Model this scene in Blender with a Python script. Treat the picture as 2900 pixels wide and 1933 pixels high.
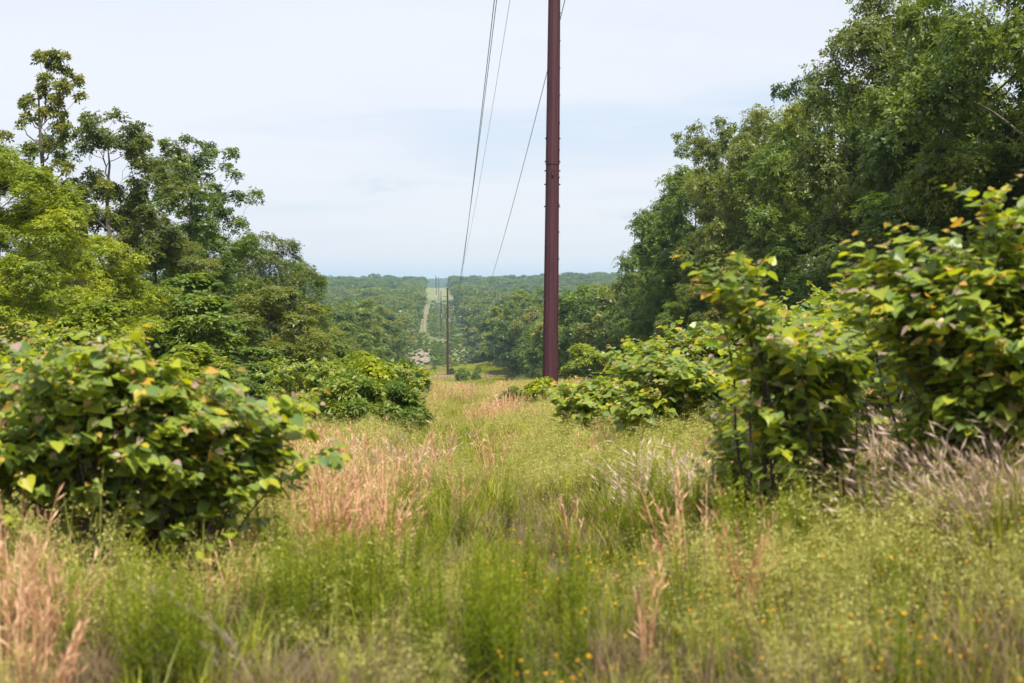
import bpy, math, random
import numpy as np
from mathutils import Vector

R_ = math.radians
sc = bpy.context.scene
for o in list(bpy.data.objects):
    bpy.data.objects.remove(o)

# ------------------------------------------------------------------ camera, sky, sun, exposure
EYE = 1.55
YAW = 0.054
cam = bpy.data.cameras.new('camera')
cam.lens = 50; cam.sensor_width = 36; cam.clip_start = 0.05; cam.clip_end = 20000
cam.dof.use_dof = True; cam.dof.focus_distance = 45; cam.dof.aperture_fstop = 2.5
co = bpy.data.objects.new('camera', cam); sc.collection.objects.link(co)
co.location = (-3.4, 0, EYE)
co.rotation_euler = (R_(90 - 2.356), 0, -YAW)
sc.camera = co

SUN_EL, SUN_AZ = 60, 160            # azimuth clockwise from +Y (behind the camera, to the right)
sun = bpy.data.lights.new('sun', 'SUN'); sun.energy = 5.0; sun.angle = R_(5); sun.color = (1.0, 0.94, 0.84)
so = bpy.data.objects.new('sun', sun); sc.collection.objects.link(so)
az = R_(SUN_AZ); el = R_(SUN_EL)
sd = Vector((math.sin(az) * math.cos(el), math.cos(az) * math.cos(el), math.sin(el)))
so.rotation_euler = sd.to_track_quat('Z', 'Y').to_euler(); so.location = (60, -60, 120)

world = bpy.data.worlds.new('World'); sc.world = world; world.use_nodes = True
nt = world.node_tree; nt.nodes.clear(); N = nt.nodes; L = nt.links
def wn(t, **k):
    n = N.new(t)
    for a, b in k.items(): setattr(n, a, b)
    return n
out = wn('ShaderNodeOutputWorld'); bg = wn('ShaderNodeBackground'); bg.inputs[1].default_value = 0.1
L.new(bg.outputs[0], out.inputs[0])
sky = wn('ShaderNodeTexSky', sky_type='NISHITA', sun_disc=False)
sky.sun_elevation = el; sky.sun_rotation = az; sky.altitude = 300; sky.air_density = 1.0; sky.dust_density = 1.5
tc = wn('ShaderNodeTexCoord'); sep = wn('ShaderNodeSeparateXYZ'); L.new(tc.outputs['Generated'], sep.inputs[0])
def wm(op, a, b=None, clamp=False):
    n = wn('ShaderNodeMath', operation=op); n.use_clamp = clamp
    for i, v in enumerate((a, b)):
        if v is None: continue
        if isinstance(v, (int, float)): n.inputs[i].default_value = v
        else: L.new(v, n.inputs[i])
    return n.outputs[0]
zz = wm('ADD', wm('MAXIMUM', sep.outputs[2], 0.0), 0.10)
cx = wm('DIVIDE', sep.outputs[0], zz); cy = wm('DIVIDE', sep.outputs[1], zz)
cmb = wn('ShaderNodeCombineXYZ'); L.new(cx, cmb.inputs[0]); L.new(cy, cmb.inputs[1])
def wnoise(scale, detail, loc, sx, sy):
    mp = wn('ShaderNodeMapping'); mp.inputs['Location'].default_value = loc; mp.inputs['Scale'].default_value = (sx, sy, 1)
    L.new(cmb.outputs[0], mp.inputs[0])
    n = wn('ShaderNodeTexNoise'); n.inputs['Scale'].default_value = scale; n.inputs['Detail'].default_value = detail
    n.inputs['Roughness'].default_value = 0.5; n.inputs['Distortion'].default_value = 0.6
    L.new(mp.outputs[0], n.inputs['Vector']); return n.outputs['Fac']
n1 = wnoise(0.55, 5, (3.3, 1.7, 0), 0.9, 1.0)
n2 = wnoise(1.7, 5, (9.1, 4.2, 0), 0.8, 1.3)
mr = wn('ShaderNodeMapRange'); mr.inputs['From Min'].default_value = 0.36; mr.inputs['From Max'].default_value = 0.62
L.new(wm('ADD', wm('MULTIPLY', n1, 0.65), wm('MULTIPLY', n2, 0.35)), mr.inputs['Value'])
cr = wn('ShaderNodeValToRGB'); L.new(mr.outputs[0], cr.inputs[0])
cr.color_ramp.elements[0].position = 0.0; cr.color_ramp.elements[0].color = (0.63, 0.745, 0.88, 1)
cr.color_ramp.elements[1].position = 0.92; cr.color_ramp.elements[1].color = (0.81, 0.85, 0.925, 1)
e = cr.color_ramp.elements.new(0.5); e.color = (0.77, 0.82, 0.905, 1)
# veil gets a little bluer and thinner close to the horizon
hz = wn('ShaderNodeMapRange'); hz.inputs['From Min'].default_value = 0.0; hz.inputs['From Max'].default_value = 0.12
L.new(sep.outputs[2], hz.inputs['Value'])
mxh = wn('ShaderNodeMixRGB'); L.new(hz.outputs[0], mxh.inputs[0]); mxh.inputs[1].default_value = (0.80, 0.82, 0.87, 1); L.new(cr.outputs[0], mxh.inputs[2])
cur = mxh.outputs[0]
# small stray clouds low in the sky: direction, size, colour
for (dx, dz, sx, sz, col, amt) in [(-0.037, 0.068, 0.024, 0.0075, (0.56, 0.67, 0.80), 0.55), (0.146, 0.048, 0.020, 0.0036, (0.52, 0.63, 0.77), 0.75),
                                   (-0.106, 0.034, 0.013, 0.005, (0.80, 0.79, 0.86), 0.7), (-0.040, 0.022, 0.022, 0.006, (0.79, 0.79, 0.86), 0.5),
                                   (0.34, 0.01, 0.05, 0.02, (0.79, 0.79, 0.86), 0.3)]:
    rx = wm('DIVIDE', sep.outputs[0], sep.outputs[1]); rz = wm('DIVIDE', sep.outputs[2], sep.outputs[1])
    ax = wm('DIVIDE', wm('SUBTRACT', rx, dx + YAW * 0 ), sx); azz = wm('DIVIDE', wm('SUBTRACT', rz, dz), sz)
    r2 = wm('ADD', wm('MULTIPLY', ax, ax), wm('MULTIPLY', azz, azz))
    g = wm('POWER', 2.718, wm('MULTIPLY', r2, -1.0))
    mpn = wn('ShaderNodeMapping'); mpn.inputs['Scale'].default_value = (60, 60, 160); L.new(tc.outputs['Generated'], mpn.inputs[0])
    nn = wn('ShaderNodeTexNoise'); nn.inputs['Scale'].default_value = 1.6; nn.inputs['Detail'].default_value = 4; L.new(mpn.outputs[0], nn.inputs['Vector'])
    fac = wm('MULTIPLY', wm('MULTIPLY', g, amt), wm('MULTIPLY', wm('SUBTRACT', nn.outputs['Fac'], 0.25), 2.6, True), True)
    fac = wm('MULTIPLY', fac, wm('GREATER_THAN', sep.outputs[1], 0.0))
    m = wn('ShaderNodeMixRGB'); L.new(fac, m.inputs[0]); L.new(cur, m.inputs[1]); m.inputs[2].default_value = (*col, 1); cur = m.outputs[0]
sc10 = wn('ShaderNodeMixRGB', blend_type='MULTIPLY'); sc10.inputs[0].default_value = 1; L.new(cur, sc10.inputs[1]); sc10.inputs[2].default_value = (7.0, 6.85, 6.8, 1)
veil = wn('ShaderNodeMixRGB'); veil.inputs[0].default_value = 0.93; L.new(sky.outputs[0], veil.inputs[1]); L.new(sc10.outputs[0], veil.inputs[2])
L.new(veil.outputs[0], bg.inputs[0])

sc.view_settings.view_transform = 'Standard'; sc.view_settings.look = 'None'
sc.view_settings.exposure = 0.70; sc.view_settings.gamma = 1.0; sc.view_settings.use_curve_mapping = False
sc.render.engine = 'CYCLES'
sc.cycles.max_bounces = 8; sc.cycles.diffuse_bounces = 5; sc.cycles.glossy_bounces = 2; sc.cycles.transmission_bounces = 6; sc.cycles.volume_bounces = 1

# ------------------------------------------------------------------ helpers
def link(o):
    sc.collection.objects.link(o); return o
def tag(o, label=None, cat=None, group=None, kind=None):
    if label: o['label'] = label
    if cat: o['category'] = cat
    if group: o['group'] = group
    if kind: o['kind'] = kind
    return o
def thing(name, loc, label=None, cat=None, group=None, rz=0):
    o = bpy.data.objects.new(name, None); link(o); o.location = loc; o.rotation_euler[2] = rz
    o.empty_display_size = 0.2
    return tag(o, label, cat, group)
def make_mesh(name, V, faces, mat=None, attrs=None, smooth=False):
    """V (n,3); faces = list of int arrays (m,k)"""
    me = bpy.data.meshes.new(name)
    V = np.asarray(V, dtype=np.float32).reshape(-1, 3)
    faces = [np.asarray(f, dtype=np.int32) for f in faces if len(f)]
    me.vertices.add(len(V)); me.vertices.foreach_set('co', V.ravel())
    nl = sum(f.size for f in faces); nf = sum(len(f) for f in faces)
    me.loops.add(nl); me.loops.foreach_set('vertex_index', np.concatenate([f.ravel() for f in faces]))
    me.polygons.add(nf)
    tot = np.concatenate([np.full(len(f), f.shape[1], dtype=np.int32) for f in faces])
    st = np.concatenate([[0], np.cumsum(tot)[:-1]]).astype(np.int32)
    me.polygons.foreach_set('loop_start', st); me.polygons.foreach_set('loop_total', tot)
    me.polygons.foreach_set('use_smooth', np.full(nf, bool(smooth)))
    me.update(calc_edges=True)
    for k, (typ, dom, arr) in (attrs or {}).items():
        a = me.attributes.new(k, typ, dom)
        key = 'value' if typ in ('FLOAT', 'INT') else 'vector'
        a.data.foreach_set(key, np.asarray(arr, dtype=np.int32 if typ == 'INT' else np.float32).ravel())
    if mat: me.materials.append(mat)
    return me
def put(name, me, parent=None):
    o = bpy.data.objects.new(name, me); link(o)
    if parent: o.parent = parent
    return o
class Geo:
    """collects vertices and faces (any polygon size) with one float attribute 'tint'"""
    def __init__(s): s.V = []; s.F = {}; s.T = []; s.n = 0; s.A = []
    def add(s, V, F, tint=0.5, age=0.0):
        V = np.asarray(V, dtype=np.float32).reshape(-1, 3)
        for f in (F if isinstance(F, list) else [F]):
            f = np.asarray(f, dtype=np.int32); s.F.setdefault(f.shape[1], []).append(f + s.n)
        s.V.append(V); s.n += len(V)
        s.T.append(np.broadcast_to(np.asarray(tint, dtype=np.float32), (len(V),)))
        s.A.append(np.broadcast_to(np.asarray(age, dtype=np.float32), (len(V),)))
    def mesh(s, name, mat, smooth=True):
        return make_mesh(name, np.concatenate(s.V), [np.concatenate(v) for v in s.F.values()], mat,
                         {'tint': ('FLOAT', 'POINT', np.concatenate(s.T)), 'age': ('FLOAT', 'POINT', np.concatenate(s.A))}, smooth)
    def tube(s, pts, rad, sides=6, tint=0.5, cap=True):
        P = np.asarray(pts, dtype=np.float64); n = len(P)
        T = np.gradient(P, axis=0); T /= np.linalg.norm(T, axis=1)[:, None] + 1e-9
        ref = np.array([0.0, 1.0, 0.1]) if abs(T[0, 2]) > 0.7 else np.array([0.0, 0, 1.0])
        A = np.cross(T, ref); A /= np.linalg.norm(A, axis=1)[:, None] + 1e-9
        B = np.cross(T, A)
        a = (np.arange(sides) + 0.5) * 2 * math.pi / sides
        rad = np.broadcast_to(rad, (n,))
        V = P[:, None, :] + rad[:, None, None] * (np.cos(a)[None, :, None] * A[:, None, :] + np.sin(a)[None, :, None] * B[:, None, :])
        i = np.arange(n - 1)[:, None] * sides; j = np.arange(sides)[None, :]; j2 = (j + 1) % sides
        q = np.stack([i + j, i + j2, i + sides + j2, i + sides + j], -1).reshape(-1, 4)
        F = [q]
        if cap:
            F.append(np.arange(sides)[None, ::-1]); F.append((np.arange(sides) + (n - 1) * sides)[None, :])
        s.add(V.reshape(-1, 3), F, tint)
def box(g, c, d, tint=0.5):
    c = np.array(c); d = np.array(d) / 2
    V = np.array([[x, y, z] for x in (-1, 1) for y in (-1, 1) for z in (-1, 1)]) * d + c
    g.add(V, np.array([[0, 1, 3, 2], [4, 6, 7, 5], [0, 4, 5, 1], [2, 3, 7, 6], [0, 2, 6, 4], [1, 5, 7, 3]]), tint)

def _h(ix, iy, s):
    n = (ix * 374761393 + iy * 668265263 + s * 1442695041) & 0xffffffff
    n = ((n ^ (n >> 13)) * 1274126177) & 0xffffffff
    return ((n ^ (n >> 16)) & 0xffff) / 65535.0
def vnoise(x, y, s=0):
    x = np.asarray(x, dtype=np.float64); y = np.asarray(y, dtype=np.float64)
    ix = np.floor(x).astype(np.int64); iy = np.floor(y).astype(np.int64); fx = x - ix; fy = y - iy
    fx = fx * fx * (3 - 2 * fx); fy = fy * fy * (3 - 2 * fy)
    return (_h(ix, iy, s) * (1 - fx) + _h(ix + 1, iy, s) * fx) * (1 - fy) + (_h(ix, iy + 1, s) * (1 - fx) + _h(ix + 1, iy + 1, s) * fx) * fy
def sstep(t): t = np.clip(t, 0, 1); return t * t * (3 - 2 * t)

# ------------------------------------------------------------------ terrain height
PY = [-400, 0, 68, 80, 100, 130, 170, 204, 260, 330, 390, 420, 445, 480, 530, 580, 650, 760, 900, 1100, 1300, 1500, 1700, 1900, 2050, 2600, 3400, 4300, 5000, 9000]
PZ = [6, -1.55, -5.39, -6.2, -8.1, -11.2, -16.2, -21, -24.6, -26.4, -25.7, -25.6, -28.0, -34, -38.5, -37.3, -34.8, -30.5, -28.2, -24.5, -20.7, -17.4, -11.5, -6.4, -12, -40, -25, -4, -12, -60]
def H(x, y):
    x = np.asarray(x, dtype=np.float64); y = np.asarray(y, dtype=np.float64)
    z = np.interp(y, PY, PZ) + EYE
    z = z + 0.75 * sstep((x + 2.6) / 5.5) * (1 - sstep((y - 18) / 18))        # low bank on the right near the camera
    k = np.exp(-((y - 415) / 28.0) ** 2)
    z = z + k * 0.14 * np.clip(x, -12, 14)                                      # knoll tilts up to the right
    far = sstep((y - 90) / 200)
    ax = np.abs(x)
    z = z + far * sstep((ax - 24) / 20) * (6.5 * (vnoise(x / 42, y / 60, 71) - 0.5) + 3.0 * (vnoise(x / 17, y / 23, 72) - 0.5))
    z = z + far * sstep((ax - 25) / 200) * 7.0 * (vnoise(x / 260, y / 330, 3) - 0.45) * 2
    z = z + sstep((y - 1500) / 300) * (1 - sstep((y - 2200) / 300)) * sstep((x - 10) / 120) * 1.5
    z = z + 0.10 * (vnoise(x / 3.1, y / 3.1, 5) - 0.5) * (1 - sstep((y - 70) / 60)) + 0.04 * (vnoise(x / 0.9, y / 0.9, 6) - 0.5) * (1 - sstep((y - 30) / 30))
    return z

# ------------------------------------------------------------------ materials
def new_mat(name):
    m = bpy.data.materials.new(name); m.use_nodes = True; t = m.node_tree; t.nodes.clear()
    return m, t
def nd(t, typ, **k):
    n = t.nodes.new(typ)
    for a, b in k.items():
        if a in n.inputs: n.inputs[a].default_value = b
        else: setattr(n, a, b)
    return n
def leaf_mat(name, stops, trans=0.35, rough=0.45, ages=None, spec=0.4, varr=0.12, tcol=(1.25, 1.2, 0.35)):
    """stops: colour ramp over 'tint'; ages: colours for young leaf tips"""
    m, t = new_mat(name)
    at = nd(t, 'ShaderNodeAttribute', attribute_name='tint'); oi = nd(t, 'ShaderNodeObjectInfo')
    ad = nd(t, 'ShaderNodeMath', operation='MULTIPLY_ADD'); t.links.new(oi.outputs['Random'], ad.inputs[0]); ad.inputs[1].default_value = varr * 2; 
    sb = nd(t, 'ShaderNodeMath', operation='SUBTRACT'); t.links.new(at.outputs['Fac'], sb.inputs[0]); sb.inputs[1].default_value = varr
    t.links.new(sb.outputs[0], ad.inputs[2])
    cr = nd(t, 'ShaderNodeValToRGB'); t.links.new(ad.outputs[0], cr.inputs[0])
    r = cr.color_ramp
    r.elements[0].position = stops[0][0]; r.elements[0].color = (*stops[0][1], 1)
    r.elements[1].position = stops[-1][0]; r.elements[1].color = (*stops[-1][1], 1)
    for p, c in stops[1:-1]: e = r.elements.new(p); e.color = (*c, 1)
    col = cr.outputs[0]
    if ages:
        aa = nd(t, 'ShaderNodeAttribute', attribute_name='age')
        c2 = nd(t, 'ShaderNodeValToRGB'); c2.color_ramp.interpolation = 'LINEAR'; t.links.new(at.outputs['Fac'], c2.inputs[0])
        r2 = c2.color_ramp
        r2.elements[0].position = ages[0][0]; r2.elements[0].color = (*ages[0][1], 1)
        r2.elements[1].position = ages[-1][0]; r2.elements[1].color = (*ages[-1][1], 1)
        for p, c in ages[1:-1]: e = r2.elements.new(p); e.color = (*c, 1)
        mx = nd(t, 'ShaderNodeMixRGB'); t.links.new(aa.outputs['Fac'], mx.inputs[0]); t.links.new(col, mx.inputs[1]); t.links.new(c2.outputs[0], mx.inputs[2])
        col = mx.outputs[0]
    p = nd(t, 'ShaderNodeBsdfPrincipled'); t.links.new(col, p.inputs['Base Color']); p.inputs['Roughness'].default_value = rough
    p.inputs['Specular IOR Level'].default_value = spec
    tr = nd(t, 'ShaderNodeBsdfTranslucent')
    mm = nd(t, 'ShaderNodeMixRGB', blend_type='MULTIPLY'); mm.inputs[0].default_value = 1; t.links.new(col, mm.inputs[1]); mm.inputs[2].default_value = (tcol[0] * 1.3, tcol[1] * 1.3, tcol[2] * 1.3, 1)
    t.links.new(mm.outputs[0], tr.inputs[0])
    ms = nd(t, 'ShaderNodeMixShader'); ms.inputs[0].default_value = trans
    t.links.new(p.outputs[0], ms.inputs[1]); t.links.new(tr.outputs[0], ms.inputs[2])
    o = nd(t, 'ShaderNodeOutputMaterial'); t.links.new(ms.outputs[0], o.inputs[0])
    return m
def simple_mat(name, c1, c2, scale=8, rough=0.8, metallic=0.0, bump=0.0, stretch=(1, 1, 1), detail=6):
    m, t = new_mat(name)
    tcn = nd(t, 'ShaderNodeTexCoord'); mp = nd(t, 'ShaderNodeMapping'); mp.inputs['Scale'].default_value = stretch
    t.links.new(tcn.outputs['Object'], mp.inputs[0])
    n = nd(t, 'ShaderNodeTexNoise', Scale=scale, Detail=detail); t.links.new(mp.outputs[0], n.inputs['Vector'])
    cr = nd(t, 'ShaderNodeValToRGB'); t.links.new(n.outputs['Fac'], cr.inputs[0])
    cr.color_ramp.elements[0].position = 0.3; cr.color_ramp.elements[0].color = (*c1, 1)
    cr.color_ramp.elements[1].position = 0.7; cr.color_ramp.elements[1].color = (*c2, 1)
    p = nd(t, 'ShaderNodeBsdfPrincipled', Roughness=rough, Metallic=metallic); t.links.new(cr.outputs[0], p.inputs['Base Color'])
    if bump:
        b = nd(t, 'ShaderNodeBump', Strength=bump, Distance=0.02); t.links.new(n.outputs['Fac'], b.inputs['Height']); t.links.new(b.outputs[0], p.inputs['Normal'])
    o = nd(t, 'ShaderNodeOutputMaterial'); t.links.new(p.outputs[0], o.inputs[0])
    return m

OAK = leaf_mat('oak_leaves', [(0.0, (0.050, 0.092, 0.020)), (0.45, (0.102, 0.156, 0.026)), (0.8, (0.165, 0.208, 0.032)), (1.0, (0.25, 0.26, 0.040))], 0.42, 0.40, varr=0.30)
OLIVE = leaf_mat('olive_oak_leaves', [(0.0, (0.075, 0.105, 0.024)), (0.5, (0.14, 0.172, 0.034)), (0.85, (0.21, 0.215, 0.045)), (1.0, (0.28, 0.235, 0.05))], 0.42, 0.40, varr=0.30)
BRIGHT = leaf_mat('bright_leaves', [(0.0, (0.10, 0.155, 0.014)), (0.5, (0.23, 0.28, 0.016)), (1.0, (0.42, 0.43, 0.025))], 0.38)
SHRUB = leaf_mat('shrub_leaves', [(0.0, (0.06, 0.105, 0.016)), (0.5, (0.12, 0.18, 0.022)), (1.0, (0.24, 0.28, 0.032))], 0.34, varr=0.2)
REDBUD = leaf_mat('redbud_leaves', [(0.0, (0.11, 0.18, 0.060)), (0.4, (0.19, 0.265, 0.060)), (0.7, (0.30, 0.36, 0.040)), (0.9, (0.42, 0.44, 0.028)), (1.0, (0.50, 0.42, 0.028))], 0.46, 0.40,
                  ages=[(0.0, (0.38, 0.28, 0.28)), (0.45, (0.42, 0.29, 0.23)), (0.66, (0.62, 0.28, 0.07)), (1.0, (0.48, 0.42, 0.07))], spec=0.5, varr=0.0)
BARK = simple_mat('bark', (0.055, 0.046, 0.038), (0.16, 0.14, 0.125), 6, 0.9, bump=0.6, stretch=(3, 3, 0.6))
TWIG = simple_mat('twig_bark', (0.035, 0.024, 0.022), (0.085, 0.06, 0.05), 20, 0.8)
DEADW = simple_mat('dead_wood', (0.14, 0.12, 0.11), (0.28, 0.25, 0.23), 9, 0.9, bump=0.5, stretch=(3, 3, 0.6))

def steel_mat():
    m, t = new_mat('weathering_steel')
    tcn = nd(t, 'ShaderNodeTexCoord')
    n = nd(t, 'ShaderNodeTexNoise', Scale=26, Detail=8); t.links.new(tcn.outputs['Object'], n.inputs['Vector'])
    mp = nd(t, 'ShaderNodeMapping'); mp.inputs['Scale'].default_value = (9, 9, 0.28); t.links.new(tcn.outputs['Object'], mp.inputs[0])
    n2 = nd(t, 'ShaderNodeTexNoise', Scale=2.2, Detail=5); t.links.new(mp.outputs[0], n2.inputs['Vector'])
    a = nd(t, 'ShaderNodeMath', operation='MULTIPLY_ADD'); t.links.new(n.outputs['Fac'], a.inputs[0]); a.inputs[1].default_value = 0.35
    t.links.new(n2.outputs['Fac'], a.inputs[2])
    cr = nd(t, 'ShaderNodeValToRGB'); t.links.new(a.outputs[0], cr.inputs[0])
    cr.color_ramp.elements[0].position = 0.40; cr.color_ramp.elements[0].color = (0.034, 0.010, 0.013, 1)
    cr.color_ramp.elements[1].position = 1.0; cr.color_ramp.elements[1].color = (0.082, 0.028, 0.036, 1)
    e = cr.color_ramp.elements.new(0.68); e.color = (0.056, 0.017, 0.024, 1)
    # pale scratches
    mp2 = nd(t, 'ShaderNodeMapping'); mp2.inputs['Scale'].default_value = (16, 16, 0.9); t.links.new(tcn.outputs['Object'], mp2.inputs[0])
    n3 = nd(t, 'ShaderNodeTexNoise', Scale=3.0, Detail=3); t.links.new(mp2.outputs[0], n3.inputs['Vector'])
    g = nd(t, 'ShaderNodeMapRange'); g.inputs['From Min'].default_value = 0.735; g.inputs['From Max'].default_value = 0.78; t.links.new(n3.outputs['Fac'], g.inputs['Value'])
    mx = nd(t, 'ShaderNodeMixRGB'); t.links.new(g.outputs[0], mx.inputs[0]); t.links.new(cr.outputs[0], mx.inputs[1]); mx.inputs[2].default_value = (0.24, 0.15, 0.15, 1)
    p = nd(t, 'ShaderNodeBsdfPrincipled', Roughness=0.62, Metallic=0.0); t.links.new(mx.outputs[0], p.inputs['Base Color'])
    p.inputs['Specular IOR Level'].default_value = 0.35
    o = nd(t, 'ShaderNodeOutputMaterial'); t.links.new(p.outputs[0], o.inputs[0])
    return m
STEEL = steel_mat()
DARKSTEEL = simple_mat('dark_bolt_steel', (0.03, 0.014, 0.016), (0.06, 0.03, 0.03), 30, 0.6)
WIRE = simple_mat('aluminium_conductor', (0.10, 0.105, 0.115), (0.16, 0.165, 0.175), 3, 0.4, metallic=0.3)
INSUL = simple_mat('polymer_insulator', (0.42, 0.50, 0.56), (0.5, 0.58, 0.64), 5, 0.4)

# ------------------------------------------------------------------ ground
def ground_mat():
    m, t = new_mat('meadow_soil')
    geo = nd(t, 'ShaderNodeNewGeometry'); sp = nd(t, 'ShaderNodeSeparateXYZ'); t.links.new(geo.outputs['Position'], sp.inputs[0])
    n1 = nd(t, 'ShaderNodeTexNoise', Scale=0.11, Detail=10, Roughness=0.72); t.links.new(geo.outputs['Position'], n1.inputs['Vector'])
    n2 = nd(t, 'ShaderNodeTexNoise', Scale=1.3, Detail=8, Roughness=0.7); t.links.new(geo.outputs['Position'], n2.inputs['Vector'])
    c1 = nd(t, 'ShaderNodeValToRGB'); t.links.new(n1.outputs['Fac'], c1.inputs[0]); r = c1.color_ramp
    r.elements[0].position = 0.40; r.elements[0].color = (0.085, 0.12, 0.038, 1)
    r.elements[1].position = 0.66; r.elements[1].color = (0.30, 0.24, 0.135, 1)
    e = r.elements.new(0.52); e.color = (0.15, 0.165, 0.06, 1)
    c2 = nd(t, 'ShaderNodeValToRGB'); t.links.new(n2.outputs['Fac'], c2.inputs[0])
    c2.color_ramp.elements[0].position = 0.3; c2.color_ramp.elements[0].color = (0.55, 0.55, 0.55, 1)
    c2.color_ramp.elements[1].position = 0.7; c2.color_ramp.elements[1].color = (1.2, 1.2, 1.2, 1)
    mu = nd(t, 'ShaderNodeMixRGB', blend_type='MULTIPLY'); mu.inputs[0].default_value = 1; t.links.new(c1.outputs[0], mu.inputs[1]); t.links.new(c2.outputs[0], mu.inputs[2])
    # forest floor outside the corridor, thatch near the camera, smooth hay field on the far crest
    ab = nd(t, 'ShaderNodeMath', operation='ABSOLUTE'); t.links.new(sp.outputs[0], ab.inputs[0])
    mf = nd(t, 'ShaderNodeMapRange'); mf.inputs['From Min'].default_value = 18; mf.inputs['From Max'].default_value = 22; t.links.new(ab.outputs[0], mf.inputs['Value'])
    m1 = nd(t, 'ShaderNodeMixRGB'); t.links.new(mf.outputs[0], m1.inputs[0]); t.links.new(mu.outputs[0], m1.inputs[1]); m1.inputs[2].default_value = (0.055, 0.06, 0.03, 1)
    mn = nd(t, 'ShaderNodeMapRange'); mn.inputs['From Min'].default_value = 90; mn.inputs['From Max'].default_value = 60; t.links.new(sp.outputs[1], mn.inputs['Value'])
    th = nd(t, 'ShaderNodeMixRGB', blend_type='MULTIPLY'); th.inputs[0].default_value = 1; th.inputs[1].default_value = (0.105, 0.082, 0.045, 1); t.links.new(c2.outputs[0], th.inputs[2])
    m2 = nd(t, 'ShaderNodeMixRGB'); t.links.new(mn.outputs[0], m2.inputs[0]); t.links.new(m1.outputs[0], m2.inputs[1]); t.links.new(th.outputs[0], m2.inputs[2])
    fy = nd(t, 'ShaderNodeMapRange'); fy.inputs['From Min'].default_value = 1480; fy.inputs['From Max'].default_value = 1560; t.links.new(sp.outputs[1], fy.inputs['Value'])
    fx = nd(t, 'ShaderNodeMapRange'); fx.inputs['From Min'].default_value = 22; fx.inputs['From Max'].default_value = 20; t.links.new(ab.outputs[0], fx.inputs['Value'])
    fm = nd(t, 'ShaderNodeMath', operation='MULTIPLY'); t.links.new(fy.outputs[0], fm.inputs[0]); t.links.new(fx.outputs[0], fm.inputs[1])
    fc = nd(t, 'ShaderNodeMixRGB'); t.links.new(n1.outputs['Fac'], fc.inputs[0]); fc.inputs[1].default_value = (0.12, 0.15, 0.055, 1); fc.inputs[2].default_value = (0.25, 0.225, 0.11, 1)
    m3 = nd(t, 'ShaderNodeMixRGB'); t.links.new(fm.outputs[0], m3.inputs[0]); t.links.new(m2.outputs[0], m3.inputs[1]); t.links.new(fc.outputs[0], m3.inputs[2])
    def sub(src, off, width):
        a_ = nd(t, 'ShaderNodeMath', operation='SUBTRACT'); t.links.new(src, a_.inputs[0]); a_.inputs[1].default_value = off
        b_ = nd(t, 'ShaderNodeMath', operation='DIVIDE'); t.links.new(a_.outputs[0], b_.inputs[0]); b_.inputs[1].default_value = width
        c_ = nd(t, 'ShaderNodeMath', operation='MULTIPLY'); t.links.new(b_.outputs[0], c_.inputs[0]); t.links.new(b_.outputs[0], c_.inputs[1]); return c_.outputs[0]
    sm = nd(t, 'ShaderNodeMath', operation='ADD'); t.links.new(sub(sp.outputs[0], -10.3, 4.6), sm.inputs[0]); t.links.new(sub(sp.outputs[1], 600, 115), sm.inputs[1])
    sn = nd(t, 'ShaderNodeMath', operation='MULTIPLY_ADD'); t.links.new(n1.outputs['Fac'], sn.inputs[0]); sn.inputs[1].default_value = 2.6; t.links.new(sm.outputs[0], sn.inputs[2])
    om = nd(t, 'ShaderNodeMapRange'); om.inputs['From Min'].default_value = 2.5; om.inputs['From Max'].default_value = 2.0; t.links.new(sn.outputs[0], om.inputs['Value'])
    oc = nd(t, 'ShaderNodeMixRGB', blend_type='MULTIPLY'); oc.inputs[0].default_value = 1; oc.inputs[1].default_value = (0.27, 0.215, 0.15, 1); t.links.new(c2.outputs[0], oc.inputs[2])
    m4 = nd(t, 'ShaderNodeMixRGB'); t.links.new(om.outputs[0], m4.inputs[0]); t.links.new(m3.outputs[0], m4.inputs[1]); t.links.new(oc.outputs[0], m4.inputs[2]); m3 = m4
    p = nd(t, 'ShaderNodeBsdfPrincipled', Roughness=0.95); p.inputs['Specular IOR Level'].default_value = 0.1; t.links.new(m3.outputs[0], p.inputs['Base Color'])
    o = nd(t, 'ShaderNodeOutputMaterial'); t.links.new(p.outputs[0], o.inputs[0])
    return m
ys = np.concatenate([np.arange(-400, -20, 20), np.arange(-20, 90, 1.0), np.arange(90, 460, 5), np.arange(460, 2100, 20), np.arange(2100, 7001, 140)])
xp = np.concatenate([np.arange(0, 24, 1.0), np.arange(24, 100, 6), np.arange(100, 700, 40), np.arange(700, 4201, 350)])
xs = np.concatenate([-xp[::-1][:-1], xp])
GX, GY = np.meshgrid(xs, ys); GZ = H(GX, GY)
nx, ny = len(xs), len(ys)
i = np.arange(ny - 1)[:, None] * nx + np.arange(nx - 1)[None, :]
q = np.stack([i, i + 1, i + nx + 1, i + nx], -1).reshape(-1, 4)
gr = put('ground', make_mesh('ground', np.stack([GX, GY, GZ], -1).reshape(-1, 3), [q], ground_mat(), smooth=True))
tag(gr, kind='structure')

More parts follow.
